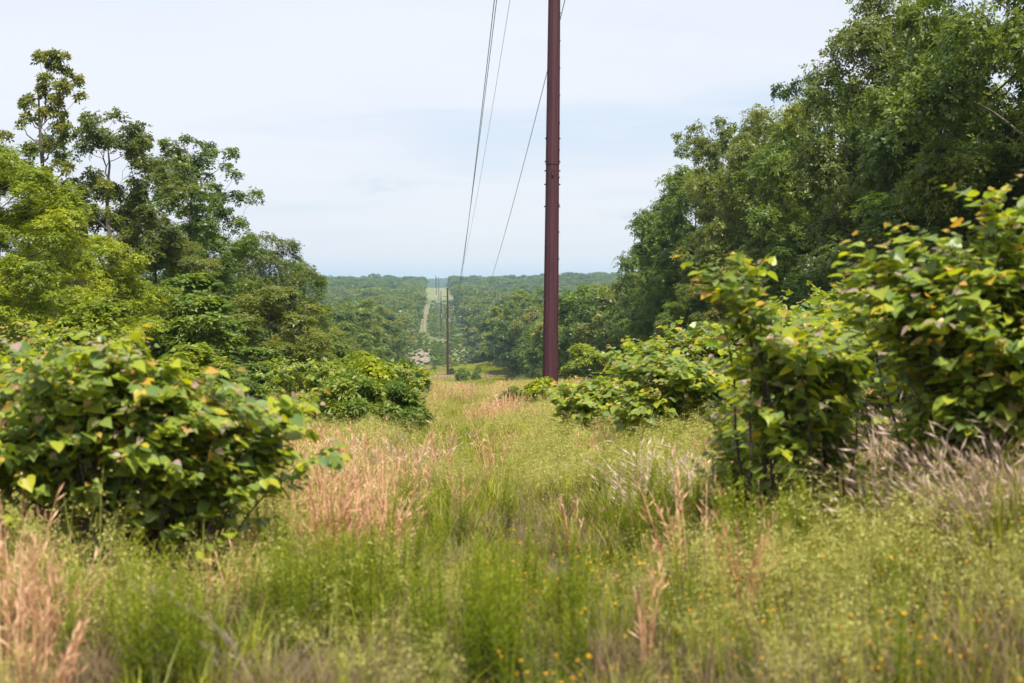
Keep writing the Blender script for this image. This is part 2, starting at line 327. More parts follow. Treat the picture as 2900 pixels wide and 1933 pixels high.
# two worn wheel ruts up the far slope
def ribbon(cx_fn, y0, y1, w, step):
    yy = np.arange(y0, y1, step); g = []
    for dx in (-w / 2, 0, w / 2):
        x = cx_fn(yy) + dx; g.append(np.stack([x, yy, terr(x, yy) + 0.12], -1))
    V = np.stack(g, 1).reshape(-1, 3); n = len(yy)
    i = np.arange(n - 1)[:, None] * 3 + np.arange(2)[None, :]
    return V, np.stack([i, i + 1, i + 4, i + 3], -1).reshape(-1, 4)
def terr(x, y):
    """height of the ground MESH (bilinear), so that thin sheets lie on it"""
    x = np.asarray(x, float); y = np.asarray(y, float)
    ix = np.clip(np.searchsorted(xs, x) - 1, 0, nx - 2); iy = np.clip(np.searchsorted(ys, y) - 1, 0, ny - 2)
    fx = (x - xs[ix]) / (xs[ix + 1] - xs[ix]); fy = (y - ys[iy]) / (ys[iy + 1] - ys[iy])
    return (GZ[iy, ix] * (1 - fx) + GZ[iy, ix + 1] * fx) * (1 - fy) + (GZ[iy + 1, ix] * (1 - fx) + GZ[iy + 1, ix + 1] * fx) * fy
g = Geo()
for s in (-1.0, 1.0):
    V, F = ribbon(lambda y: -10.7 + s + 0.9 * np.sin(y / 90.0), 850, 1330, 0.95, 5.0); g.add(V, F)
tr = put('dirt_track', g.mesh('dirt_track', simple_mat('worn_dirt', (0.17, 0.135, 0.08), (0.27, 0.21, 0.14), 0.15, 0.95)))
tag(tr, 'two pale wheel ruts running up the far slope', None, None, 'structure')

# ------------------------------------------------------------------ leaf and crown builders
def unit(v): return v / (np.linalg.norm(v, axis=-1, keepdims=True) + 1e-9)
def sprays(g, P, Nn, rng, size, wid, k, tint, lift=0.25):
    """k lance-shaped leaves radiating from every point P about normal Nn"""
    n = len(P)
    ref = unit(rng.normal(size=(n, 3))); T = unit(np.cross(Nn, ref)); B = np.cross(Nn, T)
    Vs = []; ts = []
    for j in range(k):
        a = 2 * math.pi * j / k + rng.uniform(-0.45, 0.45, n)
        ph = rng.normal(lift, 0.3, n)
        d = np.cos(ph)[:, None] * (np.cos(a)[:, None] * T + np.sin(a)[:, None] * B) + np.sin(ph)[:, None] * Nn
        w = unit(np.cross(d, Nn + 0.35 * rng.normal(size=(n, 3))))
        s = size * rng.uniform(0.65, 1.25, n)[:, None]
        b = P + d * s * 0.12; m = P + d * s * 0.55; tip = P + d * s - np.array([0, 0, 1]) * s * 0.12
        Vs.append(np.stack([b, m + w * s * wid / 2, tip, m - w * s * wid / 2], 1)); ts.append(tint + rng.uniform(-0.06, 0.06, n))
    V = np.concatenate(Vs).reshape(-1, 3); T_ = np.repeat(np.concatenate(ts), 4)
    F = np.arange(len(V)).reshape(-1, 4); g.add(V, F, T_)
def crown_and_trunk(seed, Ht, R, base, ncl, nspr, size, wid, k, prof=(0.55, 0.55), rc=(0.75, 1.35), trunk_r=0.17, fork=0.45, mat=None, shell=0.45, limbs=True, lean=0.0, low=0.0):
    rng = np.random.default_rng(seed)
    g = Geo(); w = Geo()
    a0, b0 = prof
    tmx = a0 / (a0 + b0); nrm = tmx ** a0 * (1 - tmx) ** b0
    t = rng.beta(1.25, 1.1, ncl) if low == 0 else rng.beta(1.0, 1.0 + low, ncl)
    th = rng.uniform(0, 2 * math.pi, ncl) ; rf = 1 - shell * rng.uniform(0, 1, ncl) ** 1.3
    lob = 0.78 + 0.36 * (0.5 + 0.5 * np.sin(th * 3 + seed) * np.cos(th * 2 - t * 7 + seed * 1.7)) + rng.uniform(-0.10, 0.12, ncl)
    rr = R * (np.clip(t, 0.02, 0.98) ** a0 * (1 - np.clip(t, 0.02, 0.98)) ** b0 / nrm) * lob
    z = base * Ht + t * (Ht * (1 - base) - 0.5)
    drift = lean * (z / Ht) ** 2
    C = np.stack([np.cos(th) * rr * rf + drift, np.sin(th) * rr * rf, z], -1)
    C[:, :2] += rng.normal(0, 0.28, (ncl, 2))
    crad = rng.uniform(rc[0], rc[1], ncl) * (0.7 + 0.5 * np.sqrt(np.maximum(rr / R, 0.05)))
    # clumps -> sprays
    idx = rng.choice(ncl, nspr, p=crad ** 2 / np.sum(crad ** 2))
    dr = unit(rng.normal(size=(nspr, 3)) + np.array([0, 0, 0.55]) + 0.5 * unit(C[idx] * np.array([1, 1, 0.0])))
    lump = 0.70 + 0.30 * np.sin(dr[:, 0] * 5 + idx) * np.cos(dr[:, 1] * 5 + idx * 2.0)
    P = C[idx] + dr * (crad[idx] * lump * rng.uniform(0.55, 1.08, nspr))[:, None] * np.array([1.1, 1.1, 0.8])
    Nn = unit(dr * 0.7 + np.array([0, 0, 0.75]) + 0.35 * rng.normal(size=(nspr, 3)))
    ctint = rng.uniform(0.22, 0.66, ncl)
    sprays(g, P, Nn, rng, size, wid, k, ctint[idx] + rng.uniform(-0.16, 0.16, nspr))
    # trunk and limbs
    tz = np.linspace(0, 0.90, 11); wob = np.cumsum(rng.normal(0, 0.011 * Ht, (11, 2)), axis=0) * tz[:, None]
    TP = np.stack([wob[:, 0] + lean * tz ** 2, wob[:, 1], tz * Ht], -1); TP[0, 2] = -0.5
    w.tube(TP, trunk_r * (1 - tz / 0.93) ** 0.8 + 0.012 + 0.09 * np.exp(-tz * 30), 8)
    if limbs:
        nodes = [TP[i_] for i_ in range(1, 9)] + [(TP[i_] + TP[i_ + 1]) / 2 for i_ in range(1, 9)]; nrad = [trunk_r * (1 - n_[2] / Ht) ** 0.9 for n_ in nodes]
        for c in sorted(range(ncl), key=lambda q_: np.hypot(C[q_, 0], C[q_, 1]) + rng.uniform(0, 1.2)):
            e = C[c]; NA = np.array(nodes); d = e - NA; dist = np.linalg.norm(d, axis=1)
            cost = dist + 2.2 * np.maximum(0, 0.35 * np.hypot(d[:, 0], d[:, 1]) + 0.4 - d[:, 2]); i0 = int(np.argmin(cost)); s = NA[i0]; rl = min(nrad[i0] * 0.62, 0.085) + 0.006
            mid = (s + e) / 2 + np.array([0, 0, -0.08 * dist[i0]]) + rng.normal(0, 0.08, 3) * dist[i0] ** 0.5
            u = np.linspace(0, 1, 6)[:, None]
            pts = s * (1 - u) ** 2 + 2 * mid * u * (1 - u) + e * u ** 2 + rng.normal(0, 0.045, (6, 3)) * np.array([[0], [1], [1], [1], [1], [0]])
            w.tube(pts, np.linspace(rl, max(rl * 0.35, 0.01), 6), 5, cap=False)
            for q_ in (2, 3, 4, 5): nodes.append(pts[q_]); nrad.append(rl * (1 - 0.6 * q_ / 5))
    return g.mesh('crown', mat or OAK), w.mesh('trunk', BARK, True)

TREES = {}
def variant(key, **k): TREES[key] = crown_and_trunk(**k)
B16 = dict(Ht=16.0)
variant('dense1', seed=11, R=4.4, base=0.10, ncl=95, nspr=12500, size=0.215, wid=0.46, k=6, **B16)
variant('dense2', seed=12, R=4.1, base=0.06, ncl=90, nspr=12500, size=0.215, wid=0.46, k=6, prof=(0.40, 0.55), **B16)
variant('dense3', seed=13, R=4.7, base=0.12, ncl=100, nspr=12500, size=0.215, wid=0.50, k=6, prof=(0.6, 0.42), **B16)
variant('dense4', seed=19, R=4.2, base=0.05, ncl=95, nspr=12500, size=0.215, wid=0.42, k=6, prof=(0.45, 0.5), mat=OLIVE, **B16)
variant('sparse1', seed=14, R=4.3, base=0.26, ncl=125, nspr=7200, size=0.215, wid=0.45, k=6, rc=(0.4, 0.8), shell=0.7, prof=(0.6, 0.4), trunk_r=0.24, mat=OLIVE, **B16)
variant('sparse2', seed=15, R=4.0, base=0.20, ncl=135, nspr=8200, size=0.21, wid=0.45, k=6, rc=(0.4, 0.8), shell=0.75, prof=(0.5, 0.4), trunk_r=0.22, **B16)
variant('spire', seed=16, R=3.4, base=0.30, ncl=95, nspr=3300, size=0.21, wid=0.42, k=6, rc=(0.2, 0.5), shell=0.9, prof=(0.30, 1.05), trunk_r=0.2, mat=OLIVE, **B16)
variant('bright1', seed=17, R=5.0, base=0.06, ncl=130, nspr=16000, size=0.225, wid=0.34, k=7, prof=(0.5, 0.5), rc=(0.7, 1.3), mat=BRIGHT, **B16)
variant('bright2', seed=18, R=4.6, base=0.06, ncl=110, nspr=14000, size=0.22, wid=0.36, k=7, prof=(0.6, 0.5), mat=BRIGHT, **B16)
for j, mt in enumerate((OAK, OAK, OLIVE, OAK)):
    variant('mid%d' % j, seed=30 + j, R=4.7 + 0.3 * (j % 2), base=0.12, ncl=62, nspr=3400, size=0.46, wid=0.55, k=4, mat=mt, rc=(0.9, 1.6), prof=(0.55, 0.42), trunk_r=0.2, **B16)
for j, mt in enumerate((OAK, OAK, OLIVE, OAK)):
    variant('far%d' % j, seed=50 + j, R=5.0, base=0.22, ncl=36, nspr=1200, size=0.85, wid=0.62, k=2, mat=mt, rc=(1.0, 1.9), prof=(0.55, 0.38), limbs=False, trunk_r=0.2, **B16)

def plant_tree(name, key, x, y, height, label, cat='tree', group=None, wide=1.0, rz=None, seed=0):
    rnd = random.Random(int(x * 131 + y * 17 + seed))
    t = thing(name, (x, y, float(H(x, y)) - 0.05), label, cat, group, rnd.uniform(0, 6.28) if rz is None else rz)
    s = height / 16.0
    c, w = TREES[key]
    a = put('crown', c, t); b = put('trunk', w, t)
    t.scale = (s * wide, s * wide, s)
    return t

# ------------------------------------------------------------------ near tree lines
def zr(x, y): return float(H(x, y)) - EYE        # ground relative to the eye
PLACED = []
def edge_tree(name, key, x, y, top, label, group, wide=1.0, rz=None):
    h = top - zr(x, y); PLACED.append((x, y))
    return plant_tree(name, key, x, y, h, label, group=group, wide=wide, rz=rz)
GL = 'trees along the left edge of the clearing'; GR = 'trees along the right edge of the clearing'
edge_tree('oak_tree', 'spire', -17.2, 52.5, 8.7, 'tall narrow tree with a spire top rising above the left treeline', GL, 0.95, 0.5)
edge_tree('oak_tree', 'sparse1', -17.0, 60, 7.3, 'open olive oak with sky between its limbs, beside the spire-topped tree', GL, 1.05, 1.0)
edge_tree('oak_tree', 'sparse2', -15.4, 70, 7.4, 'open dark green oak with a forked bare trunk, outermost tall tree of the left treeline', GL, 1.05, 2.2)
edge_tree('bright_tree', 'bright1', -15.6, 40, 3.6, 'large yellow-green tree at the left edge of the photo', GL, 1.35, 0.3)
edge_tree('bright_tree', 'bright2', -14.6, 46.5, 1.6, 'yellow-green rounded tree in front of the open olive oak', GL, 1.35, 2.0)
edge_tree('bright_tree', 'bright2', -19.4, 50, 5.0, 'pale green tree top between the yellow-green trees and the spire-topped tree', GL, 1.2, 4.0)
edge_tree('oak_tree', 'dense2', -18.5, 41.5, 0.6, 'dark leafy tree low at the left edge under the yellow-green crown', GL, 1.1, 1.0)
edge_tree('oak_tree', 'dense4', -15.6, 62, 3.0, 'mid-height olive tree under the open dark green oak', GL, 1.2, 1.0)
edge_tree('oak_tree', 'dense1', -16.2, 77, 3.2, 'dark mid-height tree behind the forked bare trunk on the left', GL, 1.2, 3.0)
edge_tree('oak_tree', 'dense4', -15.4, 101, 3.6, 'olive crown standing just right of the open oaks on the left treeline', GL, 1.05, 5.0)
edge_tree('oak_tree', 'dense3', -16.0, 89, 0.6, 'broad tree at the foot of the left treeline where it starts to drop', GL, 1.0, 2.4)
edge_tree('oak_tree', 'dense1', -14.6, 113, 1.8, 'dark tree on the left treeline before the slope falls away', GL, 0.95, 2.9)
edge_tree('oak_tree', 'dense2', -14.3, 128, -1.4, 'rounded tree on the falling left treeline', GL, 0.95, 1.2)
edge_tree('oak_tree', 'dense3', -14.3, 146, -4.2, 'green tree lower down the falling left treeline', GL, 0.95, 0.2)
edge_tree('oak_tree', 'dense4', -14.2, 166, -6.8, 'olive tree far down the falling left treeline', GL, 0.95, 0.9)
edge_tree('oak_tree', 'dense1', -13.8, 186, -9.0, 'last large tree at the bottom of the falling left treeline', GL, 0.95, 0.9)
# young trees and saplings at the left edge
GS = 'young trees along the left edge of the clearing'
def young(key, x, y, top, label, wide=1.6, name='young_tree', cat='young tree', group=GS):
    h = top - zr(x, y); PLACED.append((x, y))
    return plant_tree(name, key, x, y, h, label, cat, group, wide=wide)
variant('yng1', seed=71, R=4.5, base=0.03, ncl=55, nspr=3000, size=0.75, wid=0.40, k=6, prof=(0.35, 0.6), rc=(1.1, 1.9), mat=SHRUB, trunk_r=0.13, **B16)
variant('yng2', seed=72, R=4.8, base=0.03, ncl=60, nspr=4200, size=0.55, wid=0.35, k=6, prof=(0.35, 0.5), rc=(1.1, 1.9), mat=OLIVE, trunk_r=0.13, **B16)
variant('yng3', seed=73, R=5.0, base=0.02, ncl=60, nspr=3600, size=0.65, wid=0.42, k=6, prof=(0.3, 0.6), rc=(1.1, 1.9), mat=BRIGHT, trunk_r=0.12, **B16)
young('yng2', -10.6, 62, -0.1, 'rounded olive young tree in front of the falling left treeline', 1.5)
young('yng1', -11.0, 47, -0.4, 'broad-leaved bright green sapling behind the left redbud bush', 1.4)
young('yng1', -12.6, 54, 0.4, 'green young tree under the open oaks on the left', 1.4)
young('yng3', -10.4, 41, -1.7, 'low yellow-green sapling at the left wood edge, nearest the redbud bush', 1.8)
young('yng1', -9.8, 52, -2.3, 'small leafy sapling low in front of the olive young tree', 2.0)
young('yng2', -10.8, 78, -2.2, 'small olive young tree further along the left wood edge', 1.4)
young('yng1', -10.5, 92, -3.2, 'small green young tree past the olive ones on the left wood edge', 1.4)
young('yng3', -12.2, 36.5, -0.4, 'bright sapling at the far left edge of the photo', 1.2)
young('yng1', -9.0, 62, -3.4, 'low sapling at the left wood edge beside the meadow', 2.2)
young('yng2', -12.5, 112, -5.0, 'small tree where the left wood edge starts down the slope', 1.4)
# right tree line, near to far, with rows behind
rt = [(17.0, 40, 13.5, 'dense3', 'tall tree filling the upper right corner of the photo'),
      (15.6, 47, 14.0, 'dense1', 'tall dark tree beside the one in the upper right corner'),
      (16.5, 54, 13.8, 'dense2', 'tall tree whose top leaves the photo near the upper right corner'),
      (15.2, 61, 12.9, 'dense4', 'tall tree where the right treeline meets the top of the photo'),
      (17.8, 66, 11.6, 'dense1', 'tree one step below the top of the photo on the right treeline'),
      (15.4, 72, 9.6, 'dense3', 'full dark crown below the stepped top of the right treeline'),
      (17.3, 79, 12.4, 'sparse2', 'lumpy topped oak midway down the stepped right treeline'),
      (15.2, 85, 10.6, 'dense4', 'olive crown midway along the right treeline'),
      (17.6, 92, 11.2, 'dense2', 'tree between the lumpy oak and the two-headed oak on the right'),
      (16.0, 101, 12.0, 'sparse1', 'open oak with two heads on the right treeline'),
      (15.2, 108, 8.6, 'dense1', 'dark crown just left of the two-headed oak on the right treeline'),
      (16.6, 116, 9.6, 'dense3', 'tree near the outer end of the tall right treeline'),
      (16.0, 126, 7.2, 'dense2', 'next to last tall tree at the outer end of the right treeline'),
      (16.6, 136, 5.6, 'dense4', 'outermost tall tree of the right treeline, edge straight against the sky')]
for x, y, top, key, lab in rt: edge_tree('oak_tree', key, x + 1.2 + 0.004 * (y - 40), y, top, lab, GR, 0.86)
for k_, (x, y, top, lab) in enumerate([(13.2, 58, 3.5, 'mid-height tree low in front of the right treeline, behind the large redbud'), (13.0, 70, 3.0, 'rounded low tree in front of the right treeline above the redbud thicket'),
                     (12.6, 82, 1.8, 'low bushy tree in front of the olive crown on the right'), (12.8, 97, 1.0, 'low green tree at the foot of the two-headed oak'),
                     (13.0, 112, -0.2, 'low tree at the foot of the outer right treeline'), (13.2, 49, 5.0, 'mid-height dark tree behind the large redbud on the right')]):
    edge_tree('oak_tree', ['dense2', 'dense1', 'dense4', 'dense2', 'dense1', 'dense3'][k_], x + 2.0, y, top, lab, GR, 1.25)
young('yng3', 12.8, 150, -6.5, 'bright yellow-green young tree past the end of the tall right treeline', 1.3, group='young trees along the right edge of the clearing')

# ------------------------------------------------------------------ the rest of the wood
rng = np.random.default_rng(5)
cand = []
y = 36.0
while y < 2120:
    sp_ = 6.8 if y < 260 else (8.6 if y < 800 else 10.6)
    xm = 0.44 * y + 25
    xv = np.arange(-xm, xm, sp_) + rng.uniform(-1, 1)
    jt = 0.34 * sp_; xv = xv + rng.uniform(-jt, jt, len(xv)); yv = y + rng.uniform(-jt, jt, len(xv))
    edge = float(np.interp(y, [0, 150, 320], [16.8, 18.2, 22.5]))
    for a, b in zip(xv, yv):
        if abs(a) > edge - 0.2 * math.sin(b * 0.05) and not (b > 340 and b < 360 and False): cand.append((a, b))
    for s in (-1, 1):                      # clean wood edge along the clearing
        if y > 180: cand.append((s * (float(np.interp(y, [150, 320], [17.6, 22.0])) + rng.uniform(-0.5, 0.7)), y + rng.uniform(-2, 2)))
    y += sp_
cand = [(a, b) for a, b in cand if all((a - p) ** 2 + (b - q_) ** 2 > 20 for p, q_ in PLACED)]
def in_view(a, b): return -0.306 * b - 12 < a + 3.4 < 0.425 * b + 12
# rows hidden deep behind the near treelines still close the wood: keep three rows, drop the rest
def keep(a, b):
    if b < 190: return abs(a) < 40
    return True
cand = [c for c in cand if in_view(*c) and keep(*c)]
cand.sort(key=lambda c: c[1])
def wood_height(a, b, rnd):
    if a > 0: top = np.interp(b, [36, 60, 80, 100, 114, 134, 171], [13, 12, 10.4, 9.5, 8.0, 3.6, 0.3])
    else: top = np.interp(b, [36, 60, 80, 100, 133, 204], [1.5, 3.0, 2.4, 1.2, -2.8, -8.6])
    lim = 171 if a > 0 else 204
    ht = top - zr(a, b)
    nat = np.interp(b, [150, 260, 600, 1100, 1500], [15, 16.5, 18.0, 17.0, 13.5]) * rnd.uniform(0.62, 1.28)
    if b < lim: return max(6.0, ht * (rnd.uniform(0.74, 0.93) if a > 0 else rnd.uniform(0.8, 0.98)))
    f = min(1, (b - lim) / 60.0)
    return (top - (zr(a, b))) * (1 - f) + nat * f if b < lim + 60 else nat
NEED = 300 - len(PLACED)
rnd = random.Random(8)
rest = []
for n_, (a, b) in enumerate(cand):
    h = float(wood_height(a, b, rnd))
    if n_ < NEED:
        if b < 140:
            key = rnd.choice(['dense1', 'dense2', 'dense3', 'dense4']); lab = 'green oak inside the wood behind the %s edge of the clearing' % ('right' if a > 0 else 'left'); grp = 'oaks inside the %s wood' % ('right' if a > 0 else 'left')
        else:
            key = rnd.choice(['mid0', 'mid1', 'mid2', 'mid3']); lab = 'rounded oak in the wood on the %s of the valley before the far slope' % ('right' if a > 0 else 'left'); grp = 'valley oaks on the %s' % ('right' if a > 0 else 'left')
        plant_tree('oak_tree', key, a, b, h, lab, group=grp, wide=rnd.uniform(0.95, 1.25))
    else:
        rest.append((a, b, h))
print('individual', n_, len(rest))
# distant ridge behind the crest
for yy in np.arange(3300, 4700, 11.0):
    for xx in np.arange(-600, 300, 11.0):
        if -0.12 * yy < xx < 0.03 * yy: rest.append((xx + rnd.uniform(-3, 3), yy + rnd.uniform(-3, 3), rnd.uniform(14, 19)))

def instancer(name, P, ROT, SCL, KIND, objs, label, cat):
    """one object: points carrying rotation, scale and kind; a node tree sets one source mesh on each"""
    me = bpy.data.meshes.new(name); me.vertices.add(len(P)); me.vertices.foreach_set('co', np.asarray(P, np.float32).ravel())
    for k, typ, arr in (('rot', 'FLOAT_VECTOR', ROT), ('scl', 'FLOAT_VECTOR', SCL), ('kind', 'INT', KIND)):
        a = me.attributes.new(k, typ, 'POINT'); a.data.foreach_set('value' if typ == 'INT' else 'vector', np.asarray(arr, np.int32 if typ == 'INT' else np.float32).ravel())
    me.update(); ob = put(name, me); tag(ob, label, cat, None, 'stuff')
    ng = bpy.data.node_groups.new(name, 'GeometryNodeTree')
    ng.interface.new_socket('Geometry', in_out='INPUT', socket_type='NodeSocketGeometry'); ng.interface.new_socket('Geometry', in_out='OUTPUT', socket_type='NodeSocketGeometry')
    gi = ng.nodes.new('NodeGroupInput'); go = ng.nodes.new('NodeGroupOutput')
    join = ng.nodes.new('GeometryNodeJoinGeometry')
    def attr(nm, ty):
        n = ng.nodes.new('GeometryNodeInputNamedAttribute'); n.data_type = ty; n.inputs['Name'].default_value = nm; return n
    ar = attr('rot', 'FLOAT_VECTOR'); as_ = attr('scl', 'FLOAT_VECTOR'); ak = attr('kind', 'INT')
    for j, so_ in enumerate(objs):
        oi = ng.nodes.new('GeometryNodeObjectInfo'); oi.inputs['Object'].default_value = so_; oi.transform_space = 'ORIGINAL'; oi.inputs['As Instance'].default_value = True
        cmp_ = ng.nodes.new('FunctionNodeCompare'); cmp_.data_type = 'INT'; cmp_.operation = 'EQUAL'
        ng.links.new(ak.outputs['Attribute'], cmp_.inputs[2]); cmp_.inputs[3].default_value = j
        ip = ng.nodes.new('GeometryNodeInstanceOnPoints')
        ng.links.new(gi.outputs[0], ip.inputs['Points']); ng.links.new(cmp_.outputs[0], ip.inputs['Selection'])
        ng.links.new(oi.outputs['Geometry'], ip.inputs['Instance'])
        ng.links.new(ar.outputs['Attribute'], ip.inputs['Rotation']); ng.links.new(as_.outputs['Attribute'], ip.inputs['Scale'])
        ng.links.new(ip.outputs[0], join.inputs[0])
    ng.links.new(join.outputs[0], go.inputs[0])
    md = ob.modifiers.new('scatter', 'NODES'); md.node_group = ng
    return ob
def source(name, me):
    return bpy.data.objects.new(name, me)          # mesh source for the scatters, never placed itself

rest = np.array(rest); RX, RY, RH = rest.T
KD = np.where(RY < 620, rng.integers(0, 4, len(RX)), 4 + rng.integers(0, 4, len(RX)))
RZ = H(RX, RY)
srcs = [source('valley_crown', TREES['mid%d' % j][0]) for j in range(4)] + [source('far_crown', TREES['far%d' % j][0]) for j in range(4)]
S = RH / 16.0; W = S * rng.uniform(0.9, 1.45, len(S)) * np.interp(RY, [700, 1200], [1.0, 1.15])
instancer('forest', np.stack([RX, RY, RZ], -1), np.stack([RX * 0, RX * 0, rng.uniform(0, 6.28, len(RX))], -1), np.stack([W, W, S], -1), KD, srcs,
          'continuous oak forest covering the far hillsides and ridges', 'forest')

# ------------------------------------------------------------------ heart-leaved redbud shrubs
HL = np.array([[0, 0.05, 0], [0.20, -0.10, 0.02], [0.43, 0.02, 0.05], [0.52, 0.25, 0.06], [0.40, 0.55, 0.03], [0.18, 0.82, 0.0], [0, 1.06, -0.05], [0, 0.5, -0.04]])
HLf = np.concatenate([HL, HL[1:6] * np.array([-1, 1, 1])])          # 8..12 mirrored 1..5
HF = np.array([[7, 0, 1], [7, 1, 2], [7, 2, 3], [7, 3, 4], [7, 4, 5], [7, 5, 6], [7, 8, 0], [7, 9, 8], [7, 10, 9], [7, 11, 10], [7, 12, 11], [7, 6, 12]])
HLs = np.array([[0, 0, 0], [0.45, 0.05, 0.05], [0.45, 0.5, 0.04], [0, 1.0, -0.05], [-0.45, 0.5, 0.04], [-0.45, 0.05, 0.05]])
HFs = np.array([[0, 1, 2, 3], [0, 3, 4, 5]])
def put_leaves(g, P, D, Nn, S, tint, age, rng, simple=False, curl=0.25):
    """P base, D tip direction, Nn upper side"""
    D = unit(D); X = unit(np.cross(D, Nn)); Z = np.cross(X, D)
    L_ = HLs if simple else HLf; F_ = HFs if simple else HF
    n = len(P)
    cu = rng.uniform(-0.1, curl, n)[:, None]; fold = rng.uniform(0.3, 2.6, n)[:, None]
    lx = L_[None, :, 0] * rng.uniform(0.85, 1.05, n)[:, None]; ly = np.broadcast_to(L_[None, :, 1], (n, len(L_))); lz = L_[None, :, 2] * fold - cu * ly ** 2
    V = P[:, None, :] + S[:, None, None] * (lx[..., None] * X[:, None, :] + ly[..., None] * D[:, None, :] + lz[..., None] * Z[:, None, :])
    F = (F_[None] + (np.arange(n) * len(L_))[:, None, None]).reshape(-1, F_.shape[1])
    g.add(V.reshape(-1, 3), F, np.repeat(tint, len(L_)), np.repeat(age, len(L_)))

def redbud(name, base, lobes, nst, label, seed, leaf=0.085, twigs=7, simple=False, cat='bush', group='redbud bushes in the clearing', wind=(0.12, 0, 0), spread=0.35, tw_len=(0.18, 0.42), agef=0.08, extra=(), mat=None, stemr=0.0075, mid=False):
    """lobes: (cx,cy,cz, rx,ry,rz, weight) ellipsoids in WORLD space that the shoot tips fill; extra: explicit shoot tips"""
    rng = np.random.default_rng(seed); bx, by = base; bz = float(H(bx, by))
    root = thing(name, (bx, by, bz), label, cat, group)
    O = np.array([bx, by, bz])
    w = Geo(); g = Geo()
    lw = np.array([l[6] for l in lobes], float); lw /= lw.sum()
    tips = []
    for i_ in range(nst):
        l = lobes[rng.choice(len(lobes), p=lw)]
        d = unit(rng.normal(size=3) + np.array([0, -0.1, 0.55]))
        r = rng.uniform(0.2, 1.0) ** 0.5 * (1.32 if rng.uniform() < 0.16 else 1.0)
        tips.append(np.array(l[:3]) + d * r * np.array(l[3:6]))
    tips += [np.array(e_) for e_ in extra]
    LP, LD, LS, LT, LA = [], [], [], [], []
    hh = max(t_[2] for t_ in tips) - bz
    for ti, tip in enumerate(tips):
        gz = float(H(tip[0], tip[1]))
        st = np.array([bx + (tip[0] - bx) * spread + rng.normal(0, 0.10), by + (tip[1] - by) * spread + rng.normal(0, 0.10), 0.0])
        st[2] = float(H(st[0], st[1])) - 0.03
        tip = tip.copy(); tip[2] = max(tip[2], gz + 0.15)
        rise = tip[2] - st[2]
        c1 = st + np.array([(tip[0] - st[0]) * 0.25, (tip[1] - st[1]) * 0.25, rise * rng.uniform(0.75, 1.1)])
        u = np.linspace(0, 1, 9)[:, None]
        pts = st * (1 - u) ** 2 + 2 * c1 * u * (1 - u) + tip * u ** 2
        pts[1:-1] += rng.normal(0, 0.012, (7, 3))
        Ln = np.sum(np.linalg.norm(np.diff(pts, axis=0), axis=1))
        w.tube(pts - O, np.linspace(stemr, 0.002, 9) * (0.6 + 0.5 * min(Ln, 2)), 5, tint=rng.uniform(), cap=False)
        shoots = [(pts[5:], 1.0)]
        for k_ in range(twigs):
            u_ = rng.uniform(0.22, 0.97); f = u_ * 8; i0 = int(f); p0 = pts[i0] * (1 - f + i0) + pts[min(i0 + 1, 8)] * (f - i0)
            tang = unit(pts[min(i0 + 1, 8)] - pts[i0]); a = rng.uniform(0, 6.28)
            dirn = unit(np.array([math.cos(a), math.sin(a), rng.uniform(0.05, 0.5)]) + tang * 0.8 + np.array(wind))
            ln = rng.uniform(*tw_len); e1 = p0 + dirn * ln + np.array([0, 0, -0.10 * ln])
            v = np.linspace(0, 1, 4)[:, None]; tp = p0 * (1 - v) + e1 * v + np.array([0, 0, 0.10 * ln]) * (v * (1 - v) * 2)
            w.tube(tp - O, np.linspace(0.003, 0.0012, 4), 4, tint=rng.uniform(), cap=False); shoots.append((tp, 0.8))
        for sp_pts, q0 in shoots:
            seg = np.linalg.norm(np.diff(sp_pts, axis=0), axis=1); cum = np.concatenate([[0], np.cumsum(seg)]); tot = cum[-1]
            nl = max(3, int(tot / (leaf * 0.48)))
            for k_ in range(nl + 1):
                s_ = tot * (k_ + 0.6) / (nl + 0.6); s_ = min(s_, tot)
                p = np.array([np.interp(s_, cum, sp_pts[:, c]) for c in range(3)])
                i0 = min(np.searchsorted(cum, s_), len(sp_pts) - 1); tg = unit(sp_pts[i0] - sp_pts[max(i0 - 1, 0)])
                side = unit(np.cross(tg, [0, 0, 1.0])) * (1 if k_ % 2 else -1)
                near_tip = 1 - (tot - s_) / max(tot, 1e-3)
                sz = leaf * rng.choice([0.6, 0.85, 1.0, 1.15, 1.35]) * rng.uniform(0.85, 1.15) * (1.0 if near_tip < 0.8 else (1.0 - 0.55 * (near_tip - 0.8) / 0.2))
                d = unit(side * 0.9 + tg * 0.75 + np.array([0, 0, rng.normal(-0.32, 0.25)]) + rng.normal(0, 0.25, 3) + np.array(wind))
                LP.append(p + side * 0.015 + np.array([0, 0, 0.005])); LD.append(d); LS.append(sz)
                high = (p[2] - bz) / max(hh, 0.3)
                young_ = near_tip > 0.88 and rng.uniform() < 0.72 and high > 0.45
                LA.append(rng.uniform(0.7, 1.0) if young_ else (rng.uniform(0.3, 0.7) if rng.uniform() < agef * 0.45 else 0.0))
                LT.append(rng.beta(2.2, 2.4) if not young_ else rng.uniform())
    P = np.array(LP) - O; D = np.array(LD); n = len(P)
    ctr = P.mean(0); outw = unit((P - ctr) * np.array([1, 1, 0.3]))
    Nn = unit(np.array([0, 0, 0.9]) + outw * 0.28 + rng.normal(0, 0.36, (n, 3)))
    D = unit(D + outw * 0.35 + np.array([0, 0, -0.25]))
    put_leaves(g, P, D, Nn, np.array(LS), np.array(LT), np.array(LA), rng, simple)
    put('stems', w.mesh('stems', TWIG, True), root); put('foliage', g.mesh('foliage', mat or REDBUD), root)
    print(name, seed, 'leaves', n)
    return root
E = EYE
